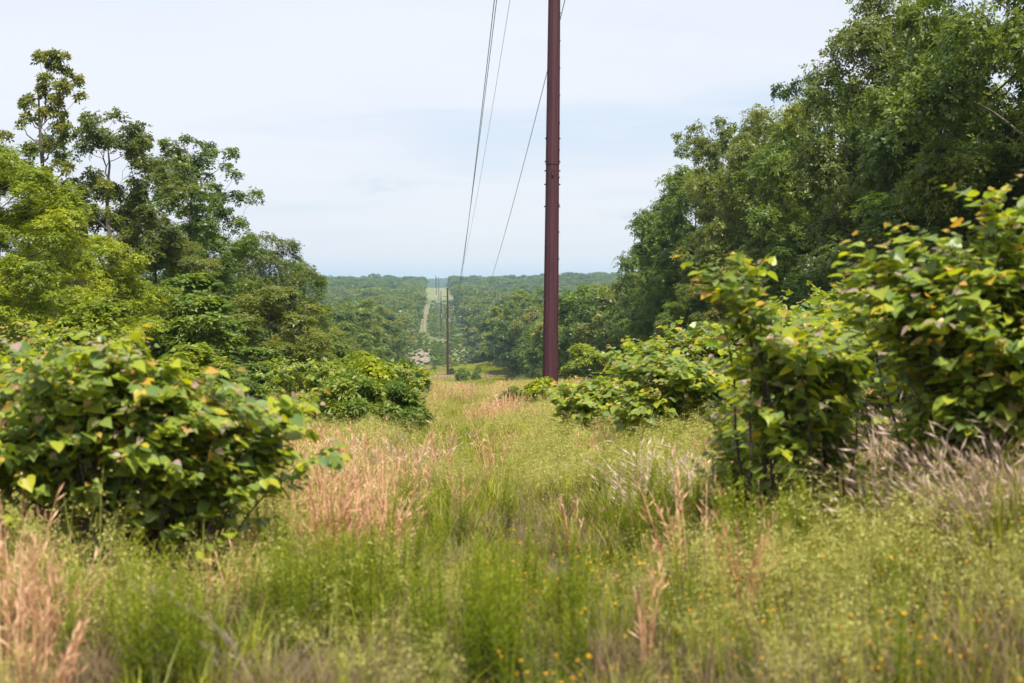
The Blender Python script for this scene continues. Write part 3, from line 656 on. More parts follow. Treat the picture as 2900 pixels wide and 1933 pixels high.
# left foreground: one arching bush with a dome, a lower tier to the right and a second bush behind it
redbud('redbud_bush', (-5.35, 9.6), [(-5.75, 9.5, E - 0.62, 0.72, 0.6, 0.20, 2.4), (-5.2, 9.4, E - 0.84, 0.62, 0.55, 0.20, 2.0), (-4.75, 9.4, E - 1.08, 0.46, 0.5, 0.22, 1.8), (-5.7, 9.5, E - 1.06, 1.05, 0.6, 0.30, 3.6)], 122,
       'large arching redbud bush with red shoot tips at the left of the meadow', 101, leaf=0.084, extra=[(-4.12, 9.2, E - 0.70), (-4.08, 9.0, E - 1.10), (-4.3, 9.3, E - 0.82), (-5.55, 9.3, E - 0.30), (-5.9, 9.3, E - 0.38), (-4.95, 9.3, E - 0.62), (-4.8, 9.3, E - 0.72)], wind=(0.3, 0, 0))
redbud('redbud_bush', (-6.9, 9.9), [(-7.0, 9.8, E - 0.85, 0.9, 0.7, 0.28, 2), (-6.6, 9.5, E - 1.10, 0.8, 0.6, 0.32, 3)], 56,
       'redbud bush cut by the left edge of the photo', 102, leaf=0.084, wind=(0.3, 0, 0))
redbud('redbud_bush', (-8.2, 17.5), [(-8.4, 17.5, E - 1.05, 1.5, 1.0, 0.45, 2), (-6.2, 17.0, E - 1.7, 1.3, 0.8, 0.4, 1)], 50, 'small-leaved redbud behind the large bush on the left', 103, leaf=0.09, simple=True)
# right foreground: large redbud cut by the right edge
redbud('redbud_bush', (0.25, 9.2), [(0.05, 9.0, E - 0.06, 0.60, 0.6, 0.20, 3.0), (-0.45, 9.0, E - 0.16, 0.36, 0.4, 0.17, 1.4), (0.12, 8.9, E - 0.36, 0.66, 0.6, 0.28, 3.4), (0.55, 9.0, E - 0.08, 0.55, 0.5, 0.34, 2.4), (0.30, 8.9, E - 0.85, 0.65, 0.5, 0.40, 3.0)], 130,
       'large redbud bush at the right edge of the photo with its leaves dark below', 104, leaf=0.086,
       extra=[(0.06, 8.8, E + 0.47), (0.10, 8.8, E + 0.58), (0.22, 8.8, E + 0.45), (-0.82, 9.0, E - 0.02), (-0.76, 9.0, E + 0.07), (-0.55, 9.0, E + 0.12), (-0.3, 9.0, E + 0.22), (-0.1, 9.0, E + 0.25)], wind=(-0.25, 0, 0.05))
redbud('redbud_bush', (-0.85, 9.9), [(-0.85, 9.8, E - 0.58, 0.46, 0.4, 0.24, 2.0), (-0.66, 9.8, E - 0.85, 0.50, 0.4, 0.30, 2.0)], 36,
       'slender redbud bush in the grass in front of the thicket on the right', 105, leaf=0.080, extra=[(-1.17, 9.8, E + 0.13), (-1.58, 9.8, E + 0.02), (-1.46, 9.8, E - 0.06), (-1.25, 9.8, E - 0.10), (-1.3, 9.8, E - 0.2), (-1.1, 9.8, E - 0.25)], wind=(-0.2, 0, 0.05))
redbud('redbud_sapling', (-1.2, 10.4), [(-1.15, 10.4, E - 1.28, 0.34, 0.3, 0.26, 1)], 14, 'small redbud sapling in front of the slender redbud bush', 106, leaf=0.06, cat='sapling', group='redbud saplings in the grass', twigs=5)
redbud('redbud_bush', (0.65, 12.6), [(0.62, 12.5, E - 0.70, 0.70, 0.5, 0.36, 2), (0.6, 12.3, E - 1.15, 0.7, 0.5, 0.35, 2)], 72, 'redbud bush filling the gap between the slender bush and the large one', 116, leaf=0.09, simple=True, twigs=8)
# thicket right of the pole
for (bx, by, sd_, lob, n_, lab) in [
    (-0.95, 23.0, 107, [(-0.65, 23, E - 2.0, 0.95, 1.0, 0.32, 2), (-0.7, 22.6, E - 2.35, 0.8, 0.8, 0.22, 1)], 84, 'redbud bush standing against the foot of the tall steel pole'),
    (0.35, 23.5, 108, [(0.3, 23.4, E - 1.42, 1.15, 1.0, 0.46, 2), (0.3, 22.8, E - 1.95, 1.1, 0.8, 0.4, 1.2)], 104, 'redbud bush second from the steel pole in the thicket'),
    (1.7, 23.0, 109, [(1.65, 23, E - 1.10, 1.25, 1.0, 0.52, 2), (1.6, 22.4, E - 1.8, 1.2, 0.8, 0.45, 1.2)], 104, 'redbud bush in the middle of the thicket right of the pole'),
    (3.1, 22.5, 110, [(3.0, 22.5, E - 0.72, 1.25, 1.0, 0.52, 2), (3.0, 22, E - 1.45, 1.2, 0.8, 0.5, 1.2)], 84, 'tallest redbud bush of the thicket, just left of the large one'),
    (4.6, 22.5, 115, [(4.6, 22.5, E - 0.60, 1.2, 1.0, 0.55, 2), (4.6, 22, E - 1.3, 1.2, 0.8, 0.5, 1.2)], 60, 'redbud bush at the right end of the thicket, mostly behind the large one'),
    (1.35, 17.0, 111, [(1.25, 17, E - 0.78, 1.0, 0.8, 0.38, 2), (1.1, 16.6, E - 1.35, 1.1, 0.7, 0.4, 1.6)], 96, 'redbud bush at the near side of the thicket, behind the slender bush'),
    (-0.1, 18.8, 112, [(-0.2, 18.8, E - 1.38, 0.95, 0.7, 0.36, 2), (-0.2, 18.5, E - 1.8, 0.9, 0.6, 0.3, 1.4)], 78, 'low redbud bush at the near side of the thicket towards the pole')]:
    redbud('redbud_bush', (bx, by), lob, n_, lab, sd_, leaf=0.115, simple=True, twigs=8, group='redbud thicket right of the pole', tw_len=(0.2, 0.5))
# mid-left shrubs beside the grass path
def leafy(name, x, y, h, wide, key, label, group, cat='shrub'):
    t = plant_tree(name, key, x, y, h, label, cat, group, wide=wide); return t
variant('shrubA', seed=81, R=8.5, base=0.0, ncl=70, nspr=2600, size=1.7, wid=0.30, k=6, prof=(0.25, 0.5), rc=(1.6, 3.0), mat=SHRUB, trunk_r=0.3, **B16)
variant('shrubB', seed=82, R=9.5, base=0.0, ncl=70, nspr=2600, size=1.6, wid=0.5, k=5, prof=(0.2, 0.5), rc=(1.6, 3.0), mat=BRIGHT, trunk_r=0.3, **B16)
variant('shrubC', seed=83, R=9.5, base=0.0, ncl=50, nspr=1500, size=2.2, wid=0.5, k=5, prof=(0.2, 0.5), rc=(1.8, 3.2), mat=SHRUB, trunk_r=0.3, **B16)
GM = 'shrubs at the left of the grass path'
leafy('shrub', -5.0, 27.2, 1.35, 0.95, 'shrubA', 'dark green lance-leaved shrub left of the grass path', GM)
leafy('shrub', -4.25, 28.0, 1.20, 0.95, 'shrubA', 'small dark lance-leaved shrub against the grass path', GM)
leafy('shrub', -6.0, 29.2, 0.95, 0.9, 'shrubB', 'low yellow-green shrub left of the dark lance-leaved one', GM)
leafy('shrub', -7.9, 33.0, 1.2, 1.0, 'shrubA', 'green shrub between the left redbud and the saplings', GM)
leafy('shrub', -5.3, 39.0, 1.6, 1.0, 'shrubB', 'yellow-green shrub further back along the left of the path', GM)
leafy('shrub', -4.7, 50.0, 1.6, 1.0, 'shrubC', 'green shrub where the path narrows on the left', GM)
leafy('shrub', -7.6, 43.0, 1.4, 1.2, 'shrubA', 'taller green shrub behind the dark lance-leaved shrubs', GM)
leafy('shrub', -6.4, 56.0, 1.9, 1.2, 'shrubB', 'bright shrub at the left wood edge far down the path', GM)
redbud('redbud_bush', (-4.3, 40), [(-4.5, 40, E - 2.65, 1.2, 1.0, 0.36, 1)], 34, 'yellowish redbud bush at the left of the path behind the dark shrub', 113, leaf=0.11, simple=True)
redbud('redbud_bush', (-7.0, 38), [(-7.0, 38, E - 2.4, 1.4, 1.0, 0.36, 1)], 34, 'redbud bush left of the yellowish one behind the dark shrub', 114, leaf=0.11, simple=True)
leafy('shrub', -0.25, 41.0, 1.1, 0.95, 'shrubB', 'small leafy shrub just left of the foot of the steel pole', 'small shrubs in the meadow')
leafy('shrub', -1.0, 43.0, 0.8, 0.9, 'shrubC', 'tiny shrub beside the one at the foot of the steel pole', 'small shrubs in the meadow')
# saplings behind the thicket and a stump
for (x, y, h, lab) in [(5.0, 42, 2.6, 'yellow-green sapling behind the thicket near the pole'), (8.5, 46, 3.0, 'sapling at the right wood edge behind the thicket'), (11, 52, 3.4, 'green sapling under the right treeline'), (9.5, 62, 3.0, 'sapling under the right treeline beyond the stump'), (10.8, 76, 3.2, 'far sapling under the right treeline')]:
    leafy('young_tree', x, y, h, 0.8, 'shrubC', lab, 'saplings under the right treeline', 'young tree')
g = Geo(); pts = np.array([[0, 0, -0.2], [0, 0, 0.3], [0.02, 0, 1.4], [0.03, 0.02, 2.3]]); g.tube(pts, [0.30, 0.22, 0.19, 0.17], 10)
rr_ = np.random.default_rng(3)
for k_ in range(7):
    a = k_ * 0.9; g.tube(np.array([[0.03 + 0.12 * math.cos(a), 0.12 * math.sin(a), 2.2], [0.03 + 0.13 * math.cos(a), 0.13 * math.sin(a), 2.35 + 0.3 * rr_.uniform()]]), [0.05, 0.008], 4)
st = put('tree_stump', g.mesh('tree_stump', DEADW)); st.location = (10.6, 58, float(H(10.6, 58))); tag(st, 'broken grey stump of a dead tree at the foot of the right treeline', 'stump')
# dead branch sticking out at the left treeline: a dead tree
g = Geo()
g.tube([[0, 0, -0.3], [0.1, 0, 5], [0.0, 0.1, 9], [-0.5, 0.1, 11.2], [-1.1, 0.1, 12.9]], [0.16, 0.13, 0.08, 0.05, 0.015], 6)
g.tube([[-0.5, 0.1, 11.2], [-0.1, 0.1, 11.8], [0.3, 0.2, 12.2]], [0.03, 0.02, 0.006], 5); g.tube([[-0.85, 0.1, 12.2], [-1.2, 0.0, 12.5]], [0.02, 0.005], 4)
dt = put('dead_tree', g.mesh('dead_tree', DEADW, True)); dt.location = (-19.6, 51, float(H(-19.6, 51))); dt.scale = (1, 1, 0.9)
tag(dt, 'thin dead tree with a bare leaning tip beside the spire-topped tree', 'dead tree')

# ------------------------------------------------------------------ valley knoll and hillside scrub
rnd = random.Random(21)
for (x, y, h, lab) in [(3.6, 372, 3.4, 'rounded green shrub right of the foot of the second pole'), (1.2, 392, 2.2, 'small shrub touching the foot of the second pole'), (8.4, 392, 2.0, 'low shrub on the right of the knoll'), (7.4, 374, 2.6, 'dark shrub near the right wood edge on the knoll'), (5.3, 384, 1.6, 'smallest shrub on the knoll')]:
    leafy('shrub', x, y, h, 0.75, 'shrubC', lab, 'shrubs on the knoll')
pts = []
ng_ = np.random.default_rng(77)
yy = 438.0
while yy < 1500:
    s_ = 2.3 + (yy - 440) / 600.0
    for xx in np.arange(-17.5, 17.5, s_):
        x = xx + ng_.uniform(-1.4, 1.4); y = yy + ng_.uniform(-1.6, 1.6)
        dens = vnoise(x / 6.0, y / 26.0, 9)
        rock = (x < -5.5 and 500 < y < 710)
        track = (-13.0 < x < -8.2 and 830 < y < 1340)
        bare = y > 1330 and dens < 0.62
        if track or (rock and ng_.uniform() < 0.62) or dens < 0.14 or bare: continue
        pts.append((x, y, ng_.uniform(0.45, 1.15) * (0.6 + 0.9 * dens)))
    yy += s_ * 1.55
pts.sort(key=lambda p: p[1]); print('scrub', len(pts))
for (x, y, h) in pts[:290]:
    leafy('scrub_bush', x, y, h, rnd.uniform(1.3, 2.0), rnd.choice(['shrubC', 'shrubC', 'shrubB', 'shrubA']), 'small scrub bush on the lower half of the cleared far slope', 'scrub bushes on the far slope', 'bush')
rp = np.array(pts[290:])
if len(rp):
    s_ = rp[:, 2] / 16
    instancer('hillside_scrub', np.stack([rp[:, 0], rp[:, 1], H(rp[:, 0], rp[:, 1])], -1), np.stack([s_ * 0, s_ * 0, ng_.uniform(0, 6.28, len(s_))], -1), np.stack([s_ * 1.6, s_ * 1.6, s_], -1),
              ng_.integers(0, 2, len(s_)), [source('scrub_crown', TREES['shrubC'][0]), source('bright_scrub_crown', TREES['shrubB'][0])], 'low scrub covering the upper part of the cleared far slope', 'scrub')
# rocks of the pale outcrop
ROCK = simple_mat('pale_rock', (0.22, 0.185, 0.165), (0.38, 0.33, 0.30), 1.2, 0.9, bump=0.4)
rocks = []
for v in range(4):
    r_ = np.random.default_rng(v + 5); g = Geo()
    th, ph = np.meshgrid(np.linspace(0, 2 * math.pi, 9)[:-1], np.linspace(0.15, math.pi - 0.15, 6)); rad = r_.uniform(0.7, 1.15, th.shape)
    V = np.stack([np.cos(th) * np.sin(ph) * rad * 1.2, np.sin(th) * np.sin(ph) * rad, np.cos(ph) * rad * 0.55], -1).reshape(-1, 3)
    i = np.arange(5)[:, None] * 8 + np.arange(8)[None]; j = np.arange(5)[:, None] * 8 + (np.arange(8)[None] + 1) % 8
    g.add(V, [np.stack([i, i + 8, j + 8, j], -1).reshape(-1, 4), np.arange(8)[None, :], np.arange(40, 48)[None, ::-1]]); rocks.append(g.mesh('rock', ROCK, False))
for k_ in range(150):
    y = rnd.uniform(508, 720); x = -11.2 + rnd.gauss(0, 1.7) + (y - 520) / 60.0; x = max(x, -13.6)
    o = put('rock', rocks[k_ % 4]); s_ = rnd.uniform(0.18, 0.62) * (1.3 if k_ % 9 == 0 else 1); o.scale = (s_ * 1.4, s_, s_); o.rotation_euler = (rnd.uniform(-0.3, 0.3), rnd.uniform(-0.3, 0.3), rnd.uniform(0, 6))
    o.location = (x, y, float(H(x, y)) + 0.1 * s_); tag(o, 'pale grey rock of the outcrop on the left of the far slope', 'rock', 'rocks of the pale outcrop')

# ------------------------------------------------------------------ steel poles
LEAN = 0.0096
def pole_shaft(h, r0, r1, lean, joints=(7.4,)):
    """12-sided tapered tube in slip-jointed sections, long seam on the face"""
    g = Geo(); zs = [-0.5] + [j for j in joints] + [h]
    def rad(z): return r0 + (r1 - r0) * max(z, 0) / h
    for a, b, k_ in zip(zs[:-1], zs[1:], range(9)):
        e0 = 0.0 if k_ == 0 else 0.010
        z = np.linspace(a, b, 8); g.tube(np.stack([lean * z, 0 * z, z], -1), np.array([rad(v) for v in z]) + e0 - 0.000, 12)
        if k_: g.tube(np.array([[lean * a, 0, a - 0.012], [lean * a, 0, a + 0.03]]), rad(a) + e0 + 0.004, 12)
    r = rad
    for z0, z1 in ((0.3, 7.2),):
        z = np.linspace(z0, z1, 6); g.tube(np.stack([lean * z + 0.045, -np.array([rad(v) for v in z]) * 0.966 - 0.001, z], -1), 0.004, 5)
    return g.mesh('shaft', STEEL, False), rad
def arm_mesh(length, r):
    g = Geo(); u = np.linspace(0, 1, 7); g.tube(np.stack([u * length, 0 * u, 0.22 * np.sin(u * 1.7) * length * 0.35], -1), np.linspace(r, r * 0.5, 7), 8)
    return g.mesh('arm', STEEL, True)
def insul_mesh(ln):
    g = Geo(); z = np.linspace(0, -ln, 29); r = np.where(np.arange(29) % 2 == 0, 0.035, 0.085); r[0] = r[-1] = 0.02
    g.tube(np.stack([0 * z, 0 * z, z], -1), r, 10); return g.mesh('insulator', INSUL, True)
STEP = None
def steel_pole(x, y, h, label, arms, detail=False, r0=0.24, r1=0.125, lean=0.0, zb=None):
    """arms: (side*length, height of arm root, insulator length)"""
    global STEP
    z0 = float(H(x, y)) if zb is None else zb
    t = thing('power_pole', (x, y, z0), label, 'power pole', 'steel power poles down the clearing')
    me, rad = pole_shaft(h, r0, r1, lean); put('shaft', me, t)
    g = Geo(); g.tube(np.array([[lean * h, 0, h], [lean * h, 0, h + 0.05]]), r1 * 1.9, 12); g.tube(np.array([[lean * h, 0, h - 0.25], [lean * h, 0, h - 0.001]]), [r1 * 1.05, r1 * 1.7], 12); put('cap', g.mesh('cap', STEEL, False), t)
    ends = []
    for (ln, za, il) in arms:
        a = put('arm', arm_mesh(abs(ln), 0.085), t); a.location = (lean * za, 0, za)
        if ln < 0: a.rotation_euler[2] = math.pi
        tipz = 0.22 * math.sin(1.7) * abs(ln) * 0.35
        ins = put('insulator', insul_mesh(il), t); ins.location = (lean * za + ln * 0.97, 0, za + tipz - 0.03)
        ends.append((x + lean * za + ln * 0.97, y, z0 + za + tipz - 0.03 - il))
    if detail:
        g = Geo(); g.tube(np.array([[0, 0.02, 0], [0, -0.022, 0]]), 0.014, 6); g.tube(np.array([[0, -0.022, 0], [0, -0.04, 0]]), 0.026, 6)
        STEP = g.mesh('step_bolt', DARKSTEEL, False)
        k_ = 0; z = 1.0
        while z < h - 1.5 and k_ < 60:
            s = 1 if k_ % 2 else -1; r = rad(z) * 0.97; ang = R_(58) * s
            o = put('step_bolt', STEP, t); o.location = (lean * z + r * math.sin(ang), -r * math.cos(ang), z); o.rotation_euler[2] = ang
            z += 0.40; k_ += 1
        g = Geo(); g.tube(np.array([[0, 0, 0], [0, -0.04, 0]]), 0.022, 6); JB = g.mesh('jacking_nut', DARKSTEEL, False)
        for z in (5.75 + 0.4, 6.8, 7.2 - 0.0, 7.47, 8.15):
            for s in (-1, 1):
                for ang in (R_(90) * s,):
                    r = rad(z) * 0.97; o = put('jacking_nut', JB, t); o.location = (lean * z + r * math.sin(ang), -r * math.cos(ang), z); o.rotation_euler[2] = ang
        g = Geo(); box(g, (0, -0.03, 0), (0.05, 0.05, 0.10)); g.tube([[0, -0.05, 0.05], [0.01, -0.07, 0.13]], 0.014, 6)
        o = put('bracket', g.mesh('bracket', DARKSTEEL, False), t); z = 7.1; o.location = (lean * z - 0.0, -rad(z) * 0.96, z)
    return t, ends, (x + lean * h, y, z0 + h - 0.1)
zb1 = zr(1.15 - 3.4 + 42 * YAW, 42)
P1x = -3.4 + 42 * ((550.2 - 512) / 1422 + YAW)
p1, e1, s1 = steel_pole(P1x, 42.0, 17.1 - zb1, 'tall rust-brown steel power pole in the foreground, its top outside the photo', [(1.55, 14.3 - zb1 - 0.15, 1.2), (-1.3, 13.5 - zb1 - 0.15, 1.2), (-1.6, 11.3 - zb1 - 0.15, 1.2)], True, 0.243, 0.118, LEAN)
p2, e2, s2 = steel_pole(0.0, 390, 24.2, 'rust-brown steel pole with three short arms standing on the knoll', [(1.65, 19.5, 1.2), (-1.5, 21.9, 1.2), (-1.7, 17.2, 1.2)], False, 0.36, 0.22)
p3, e3, s3 = steel_pole(0.3, 900, 23.0, 'steel pole on the far slope seen just left of the one on the knoll', [(-1.7, 19.8, 1.2), (-1.9, 15.6, 1.2), (1.6, 17.8, 1.2)], False, 0.33, 0.2)
p4, e4, s4 = steel_pole(0.4, 1500, 23.6, 'steel pole at the top of the scrub on the far slope', [(2.2, 17.6, 1.2), (-1.9, 20.8, 1.2), (-1.8, 14.6, 1.2)], False, 0.42, 0.26)
p5, e5, s5 = steel_pole(-2.0, 1640, 20.0, 'thin steel pole left of the one at the top of the scrub', [(1.8, 15.6, 1.2), (-1.6, 18, 1.2), (-1.6, 13, 1.2)], False, 0.40, 0.26)
p6, e6, s6 = steel_pole(-2.4, 1960, 19.0, 'farthest steel pole, standing on the crest against the sky', [(1.9, 15.6, 1.2), (-1.9, 17, 1.2), (-1.6, 13.8, 1.2)], False, 0.42, 0.28)

def span(a, b, sagc, label, r, group='power line wires', n=60):
    a = np.array(a); b = np.array(b); u = np.linspace(0, 1, n)[:, None]
    Ls = b[1] - a[1]; P = a * (1 - u) + b * u; P[:, 2] -= (sagc * Ls * Ls * u * (1 - u))[:, 0]
    g = Geo(); g.tube(P - a, r, 6); o = put('power_line', g.mesh('power_line', WIRE, True)); o.location = tuple(a)
    return tag(o, label, 'power line', group)
C3 = 3.5e-4
a_ = lambda e_: e_
span((P1x + 1.6 + 0.0, 42, 13.1 + EYE), e2[0], C3, 'single dark wire crossing behind the tall pole to the knoll pole', 0.016)
span((P1x - 1.1, 42, 12.2 + EYE), e2[1], C3, 'upper wire of the close pair left of the tall pole', 0.015)
span((P1x - 1.45, 42, 10.0 + EYE), e2[2], C3, 'lower wire of the close pair left of the tall pole', 0.015)
span(s1, s2, 2.6e-4, 'thin shield wire left of the tall pole, right of the close pair', 0.011)
names = ['the knoll pole and the next pole', 'the slope pole and the pole above the scrub', 'the two poles above the scrub', 'the last two poles on the crest']
allp = [(e2, s2), (e3, s3), (e4, s4), (e5, s5), (e6, s6)]
def by_side(es):
    r = [q_ for q_ in es if q_[0] == max(v[0] for v in es)][0]; ls = sorted([q_ for q_ in es if q_ is not r], key=lambda v: -v[2]); return [r] + ls
for (A, B, nm) in zip(allp[:-1], allp[1:], names):
    for (p, q_, w_) in zip(by_side(A[0]), by_side(B[0]), ('right', 'upper left', 'lower left')):
        span(p, q_, 2.4e-4 if q_[1] - p[1] > 450 else 3e-4, '%s wire between %s' % (w_, nm), 0.035, n=40)

# ------------------------------------------------------------------ grass kinds
def blade_set(g, rng, n, h, spread, w, lean, tint, segs=4, base_r=0.1, curve=1.0, age=0.0):
    a = rng.uniform(0, 6.28, n); rb = base_r * np.sqrt(rng.uniform(0, 1, n)); hh = h * rng.uniform(0.55, 1.1, n)
    B = np.stack([np.cos(a) * rb, np.sin(a) * rb, np.zeros(n)], -1)
    la = a + rng.normal(0, 0.8, n); le = lean * rng.uniform(0.2, 1.3, n) * hh
    Dh = np.stack([np.cos(la), np.sin(la), np.zeros(n)], -1)
    wd = np.stack([-np.sin(la), np.cos(la), np.zeros(n)], -1) ; fa = rng.uniform(0, 6.28, n); wd = unit(wd + 0.6 * np.stack([np.cos(fa), np.sin(fa), 0 * fa], -1))
    rows = []
    for s in range(segs + 1):
        u = s / segs; c = B + Dh * (le * u ** (1 + curve))[:, None]; c[:, 2] = hh * (u - 0.22 * lean * u ** 3)
        ww = w * (1 - u ** 1.6) * 0.5 + 0.0006
        rows.append(np.stack([c - wd * ww, c + wd * ww], 1))
    V = np.stack(rows, 1)          # n, segs+1, 2, 3
    m = (segs + 1) * 2; F = []
    for s in range(segs):
        b = s * 2; F.append(np.stack([np.arange(n) * m + b, np.arange(n) * m + b + 1, np.arange(n) * m + b + 3, np.arange(n) * m + b + 2], -1))
    tt = np.repeat(tint + rng.uniform(-0.28, 0.28, n), m)
    g.add(V.reshape(-1, 3), np.concatenate(F), tt, age)
    return B, Dh, le, hh
def stem_at(B, Dh, le, hh, u, lean):
    c = B + Dh * (le * u ** 2)[:, None]; c = c.copy(); c[:, 2] = hh * (u - 0.22 * lean * u ** 3); return c
GREEN = leaf_mat('grass_green', [(0.0, (0.055, 0.078, 0.004)), (0.5, (0.185, 0.220, 0.006)), (1.0, (0.42, 0.41, 0.018))], 0.30, 0.5, varr=0.2)
STRAW = leaf_mat('seed_straw', [(0.0, (0.15, 0.165, 0.026)), (0.5, (0.32, 0.325, 0.060)), (1.0, (0.52, 0.47, 0.15))], 0.25, 0.6, varr=0.15, tcol=(1.1, 1.0, 0.7))
TAN = leaf_mat('dry_tan', [(0.0, (0.32, 0.15, 0.075)), (0.5, (0.52, 0.285, 0.155)), (1.0, (0.70, 0.46, 0.29))], 0.2, 0.6, varr=0.15, tcol=(1.1, 0.9, 0.7))
PINK = leaf_mat('dry_pinkish', [(0.0, (0.28, 0.19, 0.15)), (0.5, (0.46, 0.33, 0.26)), (1.0, (0.64, 0.50, 0.42))], 0.2, 0.6, varr=0.15, tcol=(1.1, 0.95, 0.8))
ROD = leaf_mat('goldenrod_leaves', [(0.0, (0.055, 0.090, 0.005)), (0.5, (0.125, 0.17, 0.007)), (1.0, (0.28, 0.32, 0.012))], 0.38, 0.5, varr=0.1)
PINKD = leaf_mat('dead_weed_stems', [(0.0, (0.14, 0.11, 0.085)), (0.5, (0.22, 0.17, 0.13)), (1.0, (0.34, 0.27, 0.21))], 0.15, 0.7, varr=0.1, tcol=(1.1, 0.95, 0.8))
YEL = leaf_mat('yellow_petals', [(0.0, (0.62, 0.28, 0.01)), (1.0, (0.75, 0.42, 0.015))], 0.3, 0.6, varr=0.0, tcol=(1.1, 1.0, 0.4))

PALE = leaf_mat('pale_dry_sward', [(0.0, (0.22, 0.17, 0.08)), (0.5, (0.38, 0.29, 0.15)), (1.0, (0.52, 0.41, 0.24))], 0.2, 0.7, varr=0.15, tcol=(1.1, 0.95, 0.7))
THATCH = leaf_mat('brown_thatch', [(0.0, (0.075, 0.05, 0.025)), (0.5, (0.15, 0.10, 0.05)), (1.0, (0.28, 0.20, 0.11))], 0.15, 0.7, varr=0.15, tcol=(1.1, 0.95, 0.6))
def two_mat_mesh(name, ga, ma, gb, mb):
    Va = np.concatenate(ga.V); Vb = np.concatenate(gb.V)
    fa = {k: np.concatenate(v) for k, v in ga.F.items()}; fb = {k: np.concatenate(v) + len(Va) for k, v in gb.F.items()}
    faces = list(fa.values()) + list(fb.values()); na = sum(len(f) for f in fa.values()); nb = sum(len(f) for f in fb.values())
    me = make_mesh(name, np.concatenate([Va, Vb]), faces, None, {'tint': ('FLOAT', 'POINT', np.concatenate(ga.T + gb.T)), 'age': ('FLOAT', 'POINT', np.concatenate(ga.A + gb.A))})
    me.materials.append(ma); me.materials.append(mb)
    me.polygons.foreach_set('material_index', np.concatenate([np.zeros(na, np.int32), np.ones(nb, np.int32)])); return me
def grass_tuft(seed, h=0.42, n=44, w=0.007):
    r = np.random.default_rng(seed); g = Geo(); blade_set(g, r, n, h, 0, w, 0.45, 0.5, base_r=0.16); return g.mesh('grass_tuft', GREEN)
def thatch_tuft(seed):
    r = np.random.default_rng(seed); g = Geo(); blade_set(g, r, 54, 0.42, 0, 0.004, 0.8, 0.45, base_r=0.2); return g.mesh('thatch_tuft', THATCH)
def brome_tuft(seed, h=0.62, n=11, nb=16, spk=26):
    """green leaves below, thin stems with loose nodding panicles of small spikelets"""
    r = np.random.default_rng(seed); ga = Geo(); gb = Geo()
    blade_set(ga, r, nb, h * 0.62, 0, 0.006, 0.5, 0.45, base_r=0.16)
    B, Dh, le, hh = blade_set(gb, r, n, h, 0, 0.0035, 0.3, 0.4, base_r=0.16, segs=4)
    for i_ in range(n):
        u = r.uniform(0.66, 1.0, spk); idx = np.full(spk, i_)
        c = stem_at(B[idx], Dh[idx], le[idx], hh[idx], u, 0.3)
        a = r.uniform(0, 6.28, spk); rad = 0.055 * (1.15 - u) / 0.4 + 0.01
        off = np.stack([np.cos(a) * rad, np.sin(a) * rad, r.uniform(-0.03, 0.02, spk)], -1); p = c + off
        d = unit(off + np.array([0, 0, -0.03])); x = unit(np.cross(d, r.normal(size=(spk, 3)))); L0 = r.uniform(0.010, 0.019, spk)[:, None]; W0 = L0 * 0.26
        V = np.stack([p, p + d * L0 * 0.5 + x * W0, p + d * L0, p + d * L0 * 0.5 - x * W0], 1).reshape(-1, 3)
        gb.add(V, np.arange(len(V)).reshape(-1, 4), np.repeat(r.uniform(0.35, 1.0, spk), 4))
        # hair-thin pedicels
        V = np.stack([c - x * 0.0005, c + x * 0.0005, p + x * 0.0005, p - x * 0.0005], 1).reshape(-1, 3); gb.add(V, np.arange(len(V)).reshape(-1, 4), 0.5)
    return two_mat_mesh('seed_grass_tuft', ga, GREEN, gb, STRAW)
def blue_tuft(seed, h=0.72, n=26, lean=0.22, mat=None, w=0.008, base_r=0.11, fuzz=10):
    r = np.random.default_rng(seed); g = Geo(); B, Dh, le, hh = blade_set(g, r, n, h, 0, w, lean, 0.5, base_r=base_r)
    for i_ in range(n):          # side bracts hugging the stalk
        u = r.uniform(0.35, 0.98, fuzz); idx = np.full(fuzz, i_); c = stem_at(B[idx], Dh[idx], le[idx], hh[idx], u, lean)
        d = unit(r.normal(0, 0.35, (fuzz, 3)) + np.array([0, 0, 1.0]) + Dh[idx] * lean); x = unit(np.cross(d, r.normal(size=(fuzz, 3)))); L0 = r.uniform(0.04, 0.09, fuzz)[:, None]; W0 = L0 * 0.055
        V = np.stack([c, c + d * L0 * 0.5 + x * W0, c + d * L0, c + d * L0 * 0.5 - x * W0], 1).reshape(-1, 3); g.add(V, np.arange(len(V)).reshape(-1, 4), np.repeat(r.uniform(0.3, 1.0, fuzz), 4))
    return g.mesh('dry_grass_tuft', mat or TAN)
